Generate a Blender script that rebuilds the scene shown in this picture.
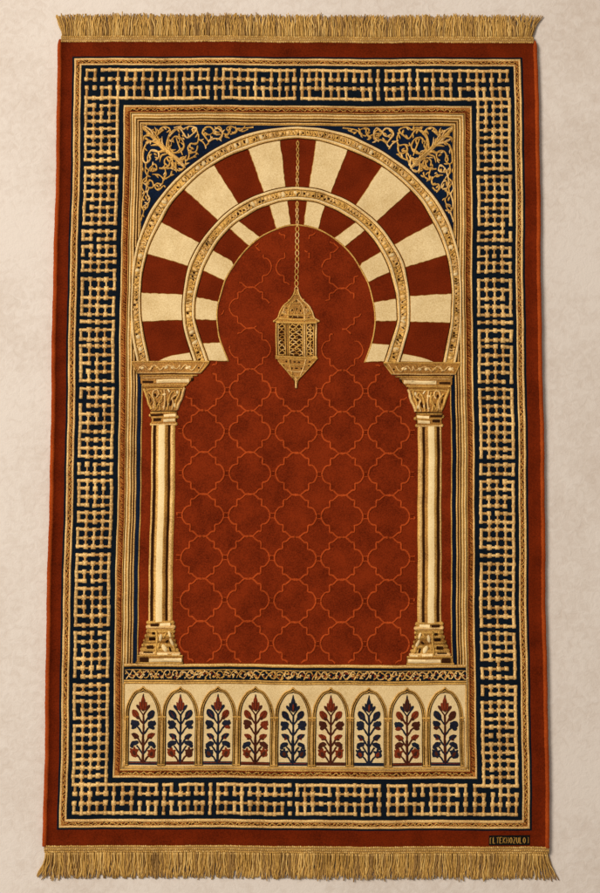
import bpy, bmesh, math, random
from mathutils import Vector, noise

for o in list(bpy.data.objects):
    bpy.data.objects.remove(o, do_unlink=True)
sc = bpy.context.scene
C = sc.collection
R = math.radians

# ------------------------------------------------------------------ camera, light
S = 0.00142                       # metres per design unit (rug about 0.70 m wide)
F = 1100.0                        # focal length in photo pixels
TAN = 0.07568
TH = math.atan(TAN)
cam_d = bpy.data.cameras.new('camera')
cam = bpy.data.objects.new('camera', cam_d)
C.objects.link(cam)
cam_d.sensor_fit = 'VERTICAL'
cam_d.sensor_height = 36.0
cam_d.sensor_width = 24.2
cam_d.lens = F / 893.0 * 36.0
cam_d.clip_start = 0.01
cam_d.clip_end = 50
PILE = 5.0                        # height of the pile above the floor, design units
tx, ty, tz = 3.95 * S, 0.0, PILE * S
dist = F * S
cam.location = (tx, ty - dist * math.sin(TH), tz + dist * math.cos(TH))
cam.rotation_euler = (TH, 0, 0)
sc.camera = cam
sc.render.resolution_x, sc.render.resolution_y = 688, 1024

w = bpy.data.worlds.new('World')
sc.world = w
w.use_nodes = True
w.node_tree.nodes['Background'].inputs[0].default_value = (1.0, 0.95, 0.90, 1)
w.node_tree.nodes['Background'].inputs[1].default_value = 0.33

def area(name, loc, target, size, energy, col):
    l = bpy.data.lights.new(name, 'AREA')
    l.shape = 'RECTANGLE'
    l.size, l.size_y = size
    l.energy = energy
    l.color = col
    o = bpy.data.objects.new(name, l)
    C.objects.link(o)
    o.location = loc
    o.rotation_euler = (Vector(target) - Vector(loc)).to_track_quat('-Z', 'Y').to_euler()
    return o
area('key_light', (-2.4, 1.2, 3.5), (0.05, -0.1, 0), (1.7, 1.7), 205, (1.0, 0.965, 0.925))

sc.view_settings.view_transform = 'Standard'
sc.view_settings.look = 'None'
sc.view_settings.exposure = 0.0
sc.view_settings.gamma = 1.0

rnd = random.Random(7)

# ------------------------------------------------------------------ materials
def lin(c):
    c /= 255.0
    return c / 12.92 if c <= 0.04045 else ((c + 0.055) / 1.055) ** 2.4
def rgb(r, g, b):
    return (lin(r), lin(g), lin(b), 1.0)

def yarn(name, a, b, rough=0.85, sheen=0.25, spec=0.03, tuft=620, bump=0.55, blotch=0.0, metal=0.0, fibre=None):
    """dyed pile: colour mottled tuft by tuft, tufts also in the bump"""
    m = bpy.data.materials.new(name)
    m.use_nodes = True
    nt = m.node_tree
    N, L = nt.nodes, nt.links
    p = N['Principled BSDF']
    tc = N.new('ShaderNodeTexCoord')
    src = tc.outputs['Object']
    if fibre:
        mp = N.new('ShaderNodeMapping')
        mp.inputs['Scale'].default_value = fibre
        L.new(src, mp.inputs['Vector'])
        src = mp.outputs['Vector']
    n1 = N.new('ShaderNodeTexNoise')
    n1.inputs['Scale'].default_value = tuft
    n1.inputs['Detail'].default_value = 3
    n1.inputs['Roughness'].default_value = 0.65
    L.new(src, n1.inputs['Vector'])
    n2 = N.new('ShaderNodeTexNoise')
    n2.inputs['Scale'].default_value = 34
    n2.inputs['Detail'].default_value = 4
    L.new(tc.outputs['Object'], n2.inputs['Vector'])
    mx = N.new('ShaderNodeMath')
    mx.operation = 'MULTIPLY_ADD'
    L.new(n2.outputs['Fac'], mx.inputs[0])
    mx.inputs[1].default_value = 0.5 + blotch  # broad blotches: light and dark of the velvet nap put into the colour
    L.new(n1.outputs['Fac'], mx.inputs[2])
    cr = N.new('ShaderNodeValToRGB')
    cr.color_ramp.elements[0].position = 0.45 + 0.3 * blotch
    cr.color_ramp.elements[0].color = a
    cr.color_ramp.elements[1].position = 1.05 + 0.5 * blotch if 1.05 + 0.5 * blotch < 1 else 1.0
    cr.color_ramp.elements[1].color = b
    L.new(mx.outputs[0], cr.inputs['Fac'])
    L.new(cr.outputs['Color'], p.inputs['Base Color'])
    p.inputs['Roughness'].default_value = rough
    p.inputs['Metallic'].default_value = metal
    p.inputs['Specular IOR Level'].default_value = spec
    p.inputs['Sheen Weight'].default_value = sheen
    p.inputs['Sheen Roughness'].default_value = 0.5
    p.inputs['Sheen Tint'].default_value = (min(1, b[0] * 2 + .1), min(1, b[1] * 2 + .04), min(1, b[2] * 2 + .02), 1)
    bp = N.new('ShaderNodeBump')
    bp.inputs['Strength'].default_value = bump
    bp.inputs['Distance'].default_value = 0.0009
    L.new(n1.outputs['Fac'], bp.inputs['Height'])
    b2 = N.new('ShaderNodeBump')
    b2.inputs['Strength'].default_value = 0.35
    b2.inputs['Distance'].default_value = 0.006
    L.new(n2.outputs['Fac'], b2.inputs['Height'])
    L.new(bp.outputs['Normal'], b2.inputs['Normal'])
    L.new(b2.outputs['Normal'], p.inputs['Normal'])
    return m

M = {}
M['rust'] = yarn('rust pile', rgb(62, 15, 2), rgb(108, 33, 6), blotch=0.1, sheen=0.08)
M['field'] = yarn('terracotta pile', rgb(66, 16, 3), rgb(124, 41, 11), blotch=0.18, sheen=0.08)
M['vred'] = yarn('brick red pile', rgb(70, 18, 3), rgb(118, 38, 9), sheen=0.08)
M['binding'] = yarn('overcast binding yarn', rgb(110, 36, 8), rgb(176, 74, 24), fibre=(1, 3.5, 1), tuft=380, bump=0.8)
M['trellis'] = yarn('raised terracotta yarn', rgb(116, 40, 11), rgb(184, 75, 28), sheen=0.15)
M['cream'] = yarn('cream pile', rgb(188, 154, 98), rgb(232, 203, 150), sheen=0.1)
M['ivory'] = yarn('ivory yarn', rgb(216, 180, 118), rgb(250, 222, 166), sheen=0.1)
G = dict(sheen=0.0, metal=0.2, spec=0.12, rough=0.42, bump=0.8)
M['lattice'] = yarn('light gold pile', rgb(140, 88, 36), rgb(248, 204, 128), **G)
M['latticedim'] = yarn('dull gold pile', rgb(112, 66, 22), rgb(212, 160, 88), **G)
M['gold'] = yarn('gold yarn', rgb(110, 66, 18), rgb(234, 180, 90), **G)
M['oldgold'] = yarn('old gold yarn', rgb(84, 46, 12), rgb(192, 134, 56), **G)
M['brown'] = yarn('dark brown yarn', rgb(26, 12, 4), rgb(62, 32, 10), sheen=0.05)
M['russet'] = yarn('russet yarn', rgb(70, 22, 6), rgb(128, 54, 18), sheen=0.1)
M['amber'] = yarn('amber yarn', rgb(112, 60, 18), rgb(186, 118, 52), sheen=0.1)
M['navy'] = yarn('navy pile', rgb(5, 10, 15), rgb(17, 25, 33), sheen=0.03)
M['blue'] = yarn('deep blue pile', rgb(7, 13, 22), rgb(18, 30, 50), sheen=0.03)
M['leafred'] = yarn('madder red yarn', rgb(66, 22, 8), rgb(136, 54, 26), sheen=0.08)
M['leafnavy'] = yarn('ink blue yarn', rgb(13, 14, 20), rgb(38, 40, 52), sheen=0.05)
M['leafbrown'] = yarn('plum brown yarn', rgb(40, 18, 12), rgb(84, 40, 24), sheen=0.08)
FR = dict(rough=0.6, spec=0.2, tuft=420, fibre=(2.6, 0.6, 1), bump=0.5, sheen=0.1)
M['fringe'] = yarn('gold fringe cotton', rgb(128, 86, 28), rgb(216, 168, 86), **FR)
M['fringelight'] = yarn('pale fringe cotton', rgb(152, 108, 46), rgb(232, 190, 112), **FR)
M['fringedark'] = yarn('dark fringe cotton', rgb(106, 72, 30), rgb(174, 132, 72), **FR)
M['black'] = yarn('black woven tape', rgb(10, 9, 8), rgb(26, 22, 18), sheen=0.05)
M['thread'] = yarn('label gold thread', rgb(128, 90, 34), rgb(184, 140, 66), rough=0.6)

# ------------------------------------------------------------------ photo reading -> rug plane (design units)
def K(y):
    return 1 + (y - 446.5) * TAN / F
def XC(y):
    return 297.4 - 0.0042 * (y - 150)
def DX(x, y):
    return (x - XC(y)) / K(y)
def DY(y):
    return (y - 446.5) / (math.cos(TH) * K(y))
def P(x, y):
    return (DX(x, y), DY(y))
def PL(pts):
    return [P(*q) for q in pts]
def mir(pts):
    return [(-x, y) for x, y in pts]

def warp(x, y):
    """hand-loom wander of the whole weave"""
    dx = 0.45 * math.sin(y * 0.021 + 1.3) + 0.25 * math.sin(y * 0.055 + x * 0.01) + 0.12 * math.sin(y * 0.19)
    dy = 0.40 * math.sin(x * 0.023 + 0.4) + 0.22 * math.sin(x * 0.06 + y * 0.008) + 0.12 * math.sin(x * 0.21)
    dz = 0.22 * math.sin(x * 0.018 + 0.7) * math.sin(y * 0.013 + 0.2) + 0.12 * math.sin(x * 0.05 + y * 0.033)
    return dx, dy, dz

def smooth(pts, n=4, closed=False):
    """Catmull-Rom through the points"""
    out = []
    m = len(pts)
    rng = range(m) if closed else range(m - 1)
    for i in rng:
        if closed:
            p0, p1, p2, p3 = (pts[(i + j) % m] for j in (-1, 0, 1, 2))
        else:
            p0, p1, p2, p3 = pts[max(i - 1, 0)], pts[i], pts[i + 1], pts[min(i + 2, m - 1)]
        for s in range(n):
            t = s / n
            a = [0.5 * ((2 * p1[c]) + (-p0[c] + p2[c]) * t + (2 * p0[c] - 5 * p1[c] + 4 * p2[c] - p3[c]) * t * t
                        + (-p0[c] + 3 * p1[c] - 3 * p2[c] + p3[c]) * t ** 3) for c in (0, 1)]
            out.append(tuple(a))
    if not closed:
        out.append(pts[-1])
    return out

def subdiv(pts, step=6.0, closed=False):
    out = []
    m = len(pts)
    for i in range(m if closed else m - 1):
        a, b = pts[i], pts[(i + 1) % m]
        d = math.hypot(b[0] - a[0], b[1] - a[1])
        k = max(1, int(d / step))
        for s in range(k):
            out.append((a[0] + (b[0] - a[0]) * s / k, a[1] + (b[1] - a[1]) * s / k))
    if not closed:
        out.append(pts[-1])
    return out

class MB:
    def __init__(self):
        self.v, self.f, self.fm, self.fs, self.mats = [], [], [], [], []
    def mi(self, m):
        if m not in self.mats:
            self.mats.append(m)
        return self.mats.index(m)
    def vert(self, x, y, z):
        self.v.append((x, y, z))
        return len(self.v) - 1
    def face(self, ids, m, s=True):
        self.f.append(ids)
        self.fm.append(self.mi(m))
        self.fs.append(s)
    def ribbon(self, pts, wd, h, z, m, jit=0.0, closed=False, taper=0.0, ends=True):
        """raised cord: half-round strip along a polyline"""
        n = len(pts)
        rows = []
        for i, (x, y) in enumerate(pts):
            if closed:
                a, b = pts[i - 1], pts[(i + 1) % n]
            else:
                a, b = pts[max(0, i - 1)], pts[min(n - 1, i + 1)]
            tx_, ty_ = b[0] - a[0], b[1] - a[1]
            l = math.hypot(tx_, ty_) or 1
            nx, ny = -ty_ / l, tx_ / l
            u = i / (n - 1) if n > 1 else 0
            f = 1.0
            if taper:
                f = max(0.12, math.sin(math.pi * min(1, max(0.0, u * (1 - taper) + taper * 0.5))) if taper < 1 else 1 - u)
            hw = wd * 0.5 * f * (1 + rnd.uniform(-jit, jit))
            hh = h * f * (1 + rnd.uniform(-jit, jit) * 0.6)
            row = []
            for c, q in ((-1, -0.35), (-0.72, 0.66), (0, 1.0), (0.72, 0.66), (1, -0.35)):
                row.append(self.vert(x + nx * hw * c, y + ny * hw * c, z + hh * q))
            rows.append(row)
        for i in range(n if closed else n - 1):
            a, b = rows[i], rows[(i + 1) % n]
            for j in range(4):
                self.face((a[j], a[j + 1], b[j + 1], b[j]), m)
        if not closed and ends:
            self.face(tuple(rows[0]), m)
            self.face(tuple(rows[-1][::-1]), m)
    def blade(self, pts, wd, h, z, m, n=4):
        """leaf blade: swells above its foot and runs out to a point"""
        p = smooth(pts, n)
        N_ = len(p)
        rows = []
        for i, (x, y) in enumerate(p):
            a, b_ = p[max(0, i - 1)], p[min(N_ - 1, i + 1)]
            l = math.hypot(b_[0] - a[0], b_[1] - a[1]) or 1
            nx, ny = -(b_[1] - a[1]) / l, (b_[0] - a[0]) / l
            u = i / (N_ - 1)
            f = max(.08, math.sin(math.pi * (.14 + .84 * u)) ** .8)
            rows.append([self.vert(x + nx * wd * .5 * f * c, y + ny * wd * .5 * f * c, z + h * (.5 + .5 * f) * q) for c, q in ((-1, -.35), (-.6, .8), (0, .55), (.6, .95), (1, -.35))])
        for i in range(N_ - 1):
            for j in range(4):
                self.face((rows[i][j], rows[i][j + 1], rows[i + 1][j + 1], rows[i + 1][j]), m)
    def leaf(self, x, y, rx, ry, rot, z, h, m, point=0.0, jag=.08, seg=14):
        """flat woven leaf or petal with a slightly ragged outline; point > 0 draws its -y end out"""
        ca, sa = math.cos(rot), math.sin(rot)
        pts = []
        for k in range(seg):
            t = 2 * math.pi * k / seg
            r = 1 + rnd.uniform(-jag, jag)
            u, v = rx * math.cos(t) * r, ry * math.sin(t) * r
            if v < 0 and point:
                u *= 1 - point * (v / ry) ** 2 * .75
                v *= 1 + point * .25
            pts.append((x + u * ca - v * sa, y + u * sa + v * ca))
        self.poly(pts, z - .2, z + h, m, .45)
    def blob(self, x, y, rx, ry, h, z, m, rot=0.0, seg=8, jit=0.1, sq=0.0):
        ca, sa = math.cos(rot), math.sin(rot)
        rings = []
        for r, q in ((1.0, -0.3), (0.82, 0.55), (0.42, 0.92)):
            ring = []
            for s in range(seg):
                t = 2 * math.pi * s / seg
                k = r * (1 + (rnd.uniform(-jit, jit) if r == 1.0 else 0)) / max(abs(math.cos(t)), abs(math.sin(t))) ** sq
                a, b = rx * k * math.cos(t), ry * k * math.sin(t)
                ring.append(self.vert(x + a * ca - b * sa, y + a * sa + b * ca, z + h * q))
            rings.append(ring)
        top = self.vert(x, y, z + h)
        for i in range(2):
            for s in range(seg):
                self.face((rings[i][s], rings[i][(s + 1) % seg], rings[i + 1][(s + 1) % seg], rings[i + 1][s]), m)
        for s in range(seg):
            self.face((rings[2][s], rings[2][(s + 1) % seg], top), m)
    def poly(self, pts, z0, z1, m, bev=0.5, side=None):
        """raised patch with a rounded edge"""
        n = len(pts)
        ar = sum(pts[i - 1][0] * pts[i][1] - pts[i][0] * pts[i - 1][1] for i in range(n))
        sg = 1 if ar > 0 else -1
        def inset(d):
            out = []
            for i in range(n):
                a, b, c = pts[i - 1], pts[i], pts[(i + 1) % n]
                e1 = (b[0] - a[0], b[1] - a[1])
                e2 = (c[0] - b[0], c[1] - b[1])
                l1, l2 = math.hypot(*e1) or 1, math.hypot(*e2) or 1
                n1 = (-e1[1] / l1, e1[0] / l1)
                n2 = (-e2[1] / l2, e2[0] / l2)
                nx, ny = n1[0] + n2[0], n1[1] + n2[1]
                l = math.hypot(nx, ny) or 1
                k = min(1.6, 1 / max(0.35, (nx * n1[0] + ny * n1[1]) / l))
                out.append((b[0] + sg * nx / l * d * k, b[1] + sg * ny / l * d * k))
            return out
        r0 = [self.vert(x, y, z0) for x, y in pts]
        r1 = [self.vert(x, y, z0 + (z1 - z0) * 0.7) for x, y in inset(bev * 0.3)]
        r2 = [self.vert(x, y, z1) for x, y in inset(bev)]
        for a, b in ((r0, r1), (r1, r2)):
            for i in range(n):
                self.face((a[i], a[(i + 1) % n], b[(i + 1) % n], b[i]), side or m)
        self.face(tuple(r2), m, False)
    def strip(self, A, B, prof, mats):
        """band between two curves of equal count; prof [(t,z)], one material per step"""
        rows = []
        for a, b in zip(A, B):
            rows.append([self.vert(a[0] + (b[0] - a[0]) * t, a[1] + (b[1] - a[1]) * t, z) for t, z in prof])
        for i in range(len(rows) - 1):
            for j in range(len(prof) - 1):
                self.face((rows[i][j], rows[i][j + 1], rows[i + 1][j + 1], rows[i + 1][j]), mats[j])
    def frame(self, ro, ri, prof, mats, step=8):
        """mitred rectangular frame; ro/ri = (x0,y0,x1,y1)"""
        def loop(r):
            return [(r[0], r[1]), (r[2], r[1]), (r[2], r[3]), (r[0], r[3])]
        lo, li = loop(ro), loop(ri)
        for e in range(4):
            a0, a1, b0, b1 = lo[e], lo[(e + 1) % 4], li[e], li[(e + 1) % 4]
            n = max(2, int(math.hypot(a1[0] - a0[0], a1[1] - a0[1]) / step))
            A = [(a0[0] + (a1[0] - a0[0]) * i / n, a0[1] + (a1[1] - a0[1]) * i / n) for i in range(n + 1)]
            B = [(b0[0] + (b1[0] - b0[0]) * i / n, b0[1] + (b1[1] - b0[1]) * i / n) for i in range(n + 1)]
            self.strip(A, B, prof, mats)
    def sheet(self, x0, y0, x1, y1, z, m, step=8, hf=None):
        nx, ny = max(1, int((x1 - x0) / step)), max(1, int((y1 - y0) / step))
        g = [[self.vert(x0 + (x1 - x0) * i / nx, y0 + (y1 - y0) * j / ny, z) for i in range(nx + 1)] for j in range(ny + 1)]
        for j in range(ny):
            for i in range(nx):
                self.face((g[j][i], g[j][i + 1], g[j + 1][i + 1], g[j + 1][i]), m)
    def tube(self, pts, r, m, seg=5, tip=0.5):
        n = len(pts)
        rings = []
        for i, p in enumerate(pts):
            a, b = Vector(pts[max(0, i - 1)]), Vector(pts[min(n - 1, i + 1)])
            t = (b - a).normalized()
            s = t.cross(Vector((0, 0, 1)))
            s = s.normalized() if s.length > 1e-4 else Vector((1, 0, 0))
            u = s.cross(t)
            rr = r * (1 - (1 - tip) * max(0, (i / (n - 1) - 0.6) / 0.4))
            rings.append([self.vert(*(Vector(p) + (s * math.cos(q) + u * math.sin(q)) * rr))
                          for q in (2 * math.pi * k / seg for k in range(seg))])
        for i in range(n - 1):
            for k in range(seg):
                self.face((rings[i][k], rings[i][(k + 1) % seg], rings[i + 1][(k + 1) % seg], rings[i + 1][k]), m)
        self.face(tuple(rings[-1]), m)
        self.face(tuple(rings[0][::-1]), m)
    def build(self, name, parent=None, up=True, wz=True):
        me = bpy.data.meshes.new(name)
        vs = []
        for x, y, z in self.v:
            dx, dy, dz = warp(x, y)
            if not wz:
                dz *= min(1, max(0, z / PILE))
            vs.append(((x + dx) * S, -(y + dy) * S, (z + dz) * S))
        me.from_pydata(vs, [], self.f)
        for mt in self.mats:
            me.materials.append(M[mt])
        for p, mi_, s in zip(me.polygons, self.fm, self.fs):
            p.material_index = mi_
            p.use_smooth = s
        me.update()
        bm = bmesh.new()
        bm.from_mesh(me)
        if up:
            bm.normal_update()
            fl = [f for f in bm.faces if f.normal.z < 0]
            bmesh.ops.reverse_faces(bm, faces=fl)
        else:
            bmesh.ops.recalc_face_normals(bm, faces=bm.faces[:])
        bm.to_mesh(me)
        bm.free()
        o = bpy.data.objects.new(name, me)
        C.objects.link(o)
        if parent:
            o.parent = parent
        return o

# ------------------------------------------------------------------ floor
def make_floor():
    me = bpy.data.meshes.new('floor')
    bm = bmesh.new()
    bmesh.ops.create_grid(bm, x_segments=120, y_segments=120, size=2.2)
    for v in bm.verts:
        v.co.z = 0.0012 * noise.noise(Vector((v.co.x * 3, v.co.y * 3, 0.3))) - 0.0012
    bm.to_mesh(me)
    bm.free()
    o = bpy.data.objects.new('floor', me)
    C.objects.link(o)
    m = bpy.data.materials.new('beige felted carpet')
    m.use_nodes = True
    N, L = m.node_tree.nodes, m.node_tree.links
    p = N['Principled BSDF']
    tc = N.new('ShaderNodeTexCoord')
    def nz(sc_, det, ro=0.6, dis=0.0):
        n = N.new('ShaderNodeTexNoise')
        n.inputs['Scale'].default_value = sc_
        n.inputs['Detail'].default_value = det
        n.inputs['Roughness'].default_value = ro
        n.inputs['Distortion'].default_value = dis
        L.new(tc.outputs['Object'], n.inputs['Vector'])
        return n
    a, b, c = nz(5.5, 5), nz(95, 4, 0.6, 0.8), nz(520, 3)
    ad = N.new('ShaderNodeMath'); ad.operation = 'MULTIPLY_ADD'
    L.new(b.outputs['Fac'], ad.inputs[0]); ad.inputs[1].default_value = 0.8
    L.new(a.outputs['Fac'], ad.inputs[2])
    cr = N.new('ShaderNodeValToRGB')
    cr.color_ramp.elements[0].position = 0.6
    cr.color_ramp.elements[0].color = rgb(197, 180, 163)
    cr.color_ramp.elements[1].position = 1.2 if False else 1.0
    cr.color_ramp.elements[1].color = rgb(213, 199, 184)
    L.new(ad.outputs[0], cr.inputs['Fac'])
    L.new(cr.outputs['Color'], p.inputs['Base Color'])
    p.inputs['Roughness'].default_value = 0.9
    p.inputs['Specular IOR Level'].default_value = 0.15
    ad2 = N.new('ShaderNodeMath'); ad2.operation = 'MULTIPLY_ADD'
    L.new(c.outputs['Fac'], ad2.inputs[0]); ad2.inputs[1].default_value = 0.35
    L.new(b.outputs['Fac'], ad2.inputs[2])
    bp = N.new('ShaderNodeBump')
    bp.inputs['Strength'].default_value = 0.3
    bp.inputs['Distance'].default_value = 0.003
    L.new(ad2.outputs[0], bp.inputs['Height'])
    L.new(bp.outputs['Normal'], p.inputs['Normal'])
    me.materials.append(m)
    for q in me.polygons:
        q.use_smooth = True
    o['kind'] = 'structure'
    return o
make_floor()

# ------------------------------------------------------------------ the rug
rug = bpy.data.objects.new('prayer_rug', None)
C.objects.link(rug)
rug.rotation_euler = (0, 0, -0.0042)
rug['label'] = 'rust red prayer rug with an arch, hanging lantern and gold fringes, lying on beige floor'
rug['category'] = 'prayer rug'

Z0 = PILE
YT, YB = DY(42.5), DY(846.0)

# --- pile slab (body of the rug, outer rust margin and niche field)
def edge_x(side, y):
    t = (y - YT) / (YB - YT)
    return (-247.2 + 1.6 * t) if side < 0 else (247.2 + 1.9 * t)
b = MB()
ny = 110
rows = []
for j in range(ny + 1):
    y = YT + (YB - YT) * j / ny
    xl, xr = edge_x(-1, y) + 3.0, edge_x(1, y) - 3.0
    row = [b.vert(xl, y, 0.3)]
    for i in range(61):
        x_ = xl + (xr - xl) * i / 60
        deep = abs(x_) < 222 and DY(66) < y < DY(820)
        row.append(b.vert(x_, y, Z0 - (1.6 if deep else 0)))
    row.append(b.vert(xr, y, 0.3))
    rows.append(row)
for j in range(ny):
    for i in range(62):
        b.face((rows[j][i], rows[j][i + 1], rows[j + 1][i + 1], rows[j + 1][i]), 'rust')
for r_ in (rows[0], rows[-1]):
    lo = [b.vert(b.v[q][0], b.v[q][1], 0.3) for q in r_]
    for i in range(62):
        b.face((r_[i], r_[i + 1], lo[i + 1], lo[i]), 'rust')
pile = b.build('pile', rug, wz=False)

# --- overcast side bindings: a thick cord with stitch ridges down each long edge
for sd in (-1, 1):
    b = MB()
    ys = [YT - 3.5 + (YB - YT + 4.5) * i / 420 for i in range(421)]
    rows = []
    for i, y in enumerate(ys):
        r = 2.55 * (1 + 0.05 * math.sin(i * 2.4) + rnd.uniform(-0.03, 0.03))
        if i < 4: r *= (0.35, 0.65, 0.85, 0.95)[i]
        x = edge_x(sd, y) - sd * 2.5
        rows.append([b.vert(x + r * math.cos(q), y, max(0.1, Z0 * 0.62 + 1.2 * r * math.sin(q))) for q in
                     (math.pi * 2 * k / 10 for k in range(10))])
    for i in range(420):
        for k in range(10):
            b.face((rows[i][k], rows[i][(k + 1) % 10], rows[i + 1][(k + 1) % 10], rows[i + 1][k]), 'binding')
    b.face(tuple(rows[0]), 'binding'); b.face(tuple(rows[-1]), 'binding')
    b.build('side_binding', rug, up=False, wz=False)

# --- the band structure: nested rectangles
def rect(x, yt, yb):
    return (-x, DY(yt), x, DY(yb))
R_navy0 = rect(232.2, 56.2, 830.9)
R_g0 = rect(229.4, 58.6, 828.2)
R_q0 = rect(227.2, 60.7, 825.9)
R_q1 = rect(223.9, 64.0, 822.6)
R_g1 = rect(222.0, 65.8, 819.6)
R_lat = rect(218.0, 69.0, 815.6)
R_lat1 = rect(183.0, 100.4, 783.4)
R_n2 = rect(178.0, 105.7, 778.4)
R_g2 = rect(176.3, 107.6, 776.2)
R_q2 = rect(171.3, 112.6, 771.4)
R_m0 = rect(170.4, 113.6, 769.6)
R_m1 = rect(159.6, 124.6, 766.4)

def ridge(mb, ro, ri, h, m, z=Z0, step=7):
    mb.frame(ro, ri, [(0, z), (0.18, z + h * .75), (0.5, z + h), (0.82, z + h * .75), (1, z)], [m] * 4, step)

b = MB()   # navy ground of the main border
b.frame(R_navy0, R_n2, [(0, Z0 - .3), (0.02, Z0 + .12)] + [(k / 10, Z0 + .12) for k in range(1, 10)] + [(0.98, Z0 + .12), (1, Z0 - .3)], ['navy'] * 12, 8)
border = b.build('border_band', rug)

def along(ro, ri, fn, t=0.5, step=1.0):
    """walk the four sides of a frame along its middle line, calling fn(points, side)"""
    r = tuple(ro[i] + (ri[i] - ro[i]) * t for i in range(4))
    cs = [(r[0], r[1]), (r[2], r[1]), (r[2], r[3]), (r[0], r[3])]
    for e in range(4):
        fn(cs[e], cs[(e + 1) % 4], e)

def curls(mb, a, bb, half, m, z, h=0.6, wd=1.0, per=6.5):
    """gold vine wandering along a narrow stripe"""
    L_ = math.hypot(bb[0] - a[0], bb[1] - a[1])
    tx_, ty_ = (bb[0] - a[0]) / L_, (bb[1] - a[1]) / L_
    nx, ny_ = -ty_, tx_
    s = 2.0
    ph = 1
    while s < L_ - per:
        n = rnd.choice((2, 3, 4, 5))
        pts = []
        for i in range(n * 2 + 1):
            q = s + i * per * 0.5 + rnd.uniform(-.7, .7)
            if q > L_ - 1: break
            o_ = ph * half * rnd.uniform(0.45, 0.95)
            ph = -ph
            pts.append((a[0] + tx_ * q + nx * o_, a[1] + ty_ * q + ny_ * o_))
        if len(pts) > 2:
            mb.ribbon(smooth(pts, 3), wd * rnd.uniform(.8, 1.15), h, z, m, 0.22)
        s += n * per + rnd.uniform(-1, 1.2)
    s = 1.0
    while s < L_:
        o_ = rnd.uniform(-half, half) * .8
        mb.blob(a[0] + tx_ * s + nx * o_, a[1] + ty_ * s + ny_ * o_, rnd.uniform(.6, 1.3), rnd.uniform(.4, .8), h, z, m,
                math.atan2(ty_, tx_) + rnd.uniform(-.6, .6), 6)
        s += rnd.uniform(2.2, 6)

def strokes(mb, a, bb, half, m, z, h=0.55, sp=2.3):
    """slanting rope strokes"""
    L_ = math.hypot(bb[0] - a[0], bb[1] - a[1])
    tx_, ty_ = (bb[0] - a[0]) / L_, (bb[1] - a[1]) / L_
    nx, ny_ = -ty_, tx_
    s = 1.5
    while s < L_ - 3:
        d = rnd.uniform(1.4, 3.2)
        p = (a[0] + tx_ * s + nx * half * rnd.uniform(.5, 1), a[1] + ty_ * s + ny_ * half * rnd.uniform(.5, 1))
        q = (a[0] + tx_ * (s + d) - nx * half * rnd.uniform(.3, 1), a[1] + ty_ * (s + d) - ny_ * half * rnd.uniform(.3, 1))
        mid = ((p[0] + q[0]) / 2 + rnd.uniform(-.4, .4), (p[1] + q[1]) / 2 + rnd.uniform(-.4, .4))
        mb.ribbon([p, mid, q], rnd.uniform(.5, .95), h, z, m, 0.2)
        s += sp * rnd.uniform(.7, 1.5)

b = MB()   # outer guard stripe: gold lines and a vine on brown
ridge(b, R_g0, R_q0, 0.7, 'lattice', Z0 + .1)
b.frame(R_q0, R_q1, [(0, Z0 + .2), (1, Z0 + .2)], ['amber'], 8)
ridge(b, R_q1, R_g1, 0.7, 'lattice', Z0 + .1)
along(R_q0, R_q1, lambda p, q, e: (curls(b, p, q, 1.35, 'brown', Z0 + .2, .35, 1.15, 5.0), curls(b, p, q, 1.4, 'gold', Z0 + .25, .65, .8, 6.6)))
along(R_q0, R_q1, lambda p, q, e: strokes(b, p, q, 1.5, 'russet', Z0 + .22, .4, 3.4))
b.build('guard_stripe', border)
b = MB()   # inner guard stripe
ridge(b, R_n2, R_g2, 0.75, 'lattice', Z0 + .1)
b.frame(R_g2, R_q2, [(0, Z0 + .15), (0.62, Z0 + .2), (1, Z0 + .3)], ['amber', 'russet'], 8)
ridge(b, R_q2, R_m0, 0.6, 'gold', Z0 + .1)
def inner_vine(p, q, e):
    if e % 2 == 0:
        curls(b, p, q, 1.5, 'brown', Z0 + .2, .4, 1.3, 5.2)
        curls(b, p, q, 1.6, 'gold', Z0 + .25, .7, .95, 7.4)
        strokes(b, p, q, 2.0, 'russet', Z0 + .2, .45, 4.5)
    else:
        strokes(b, p, q, 2.1, 'amber', Z0 + .25, .6, 2.2)
        strokes(b, p, q, 2.1, 'russet', Z0 + .25, .55, 2.6)
        strokes(b, p, q, 2.0, 'brown', Z0 + .2, .45, 2.4)
along(R_g2, R_q2, inner_vine)
b.build('guard_stripe', border)

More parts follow.
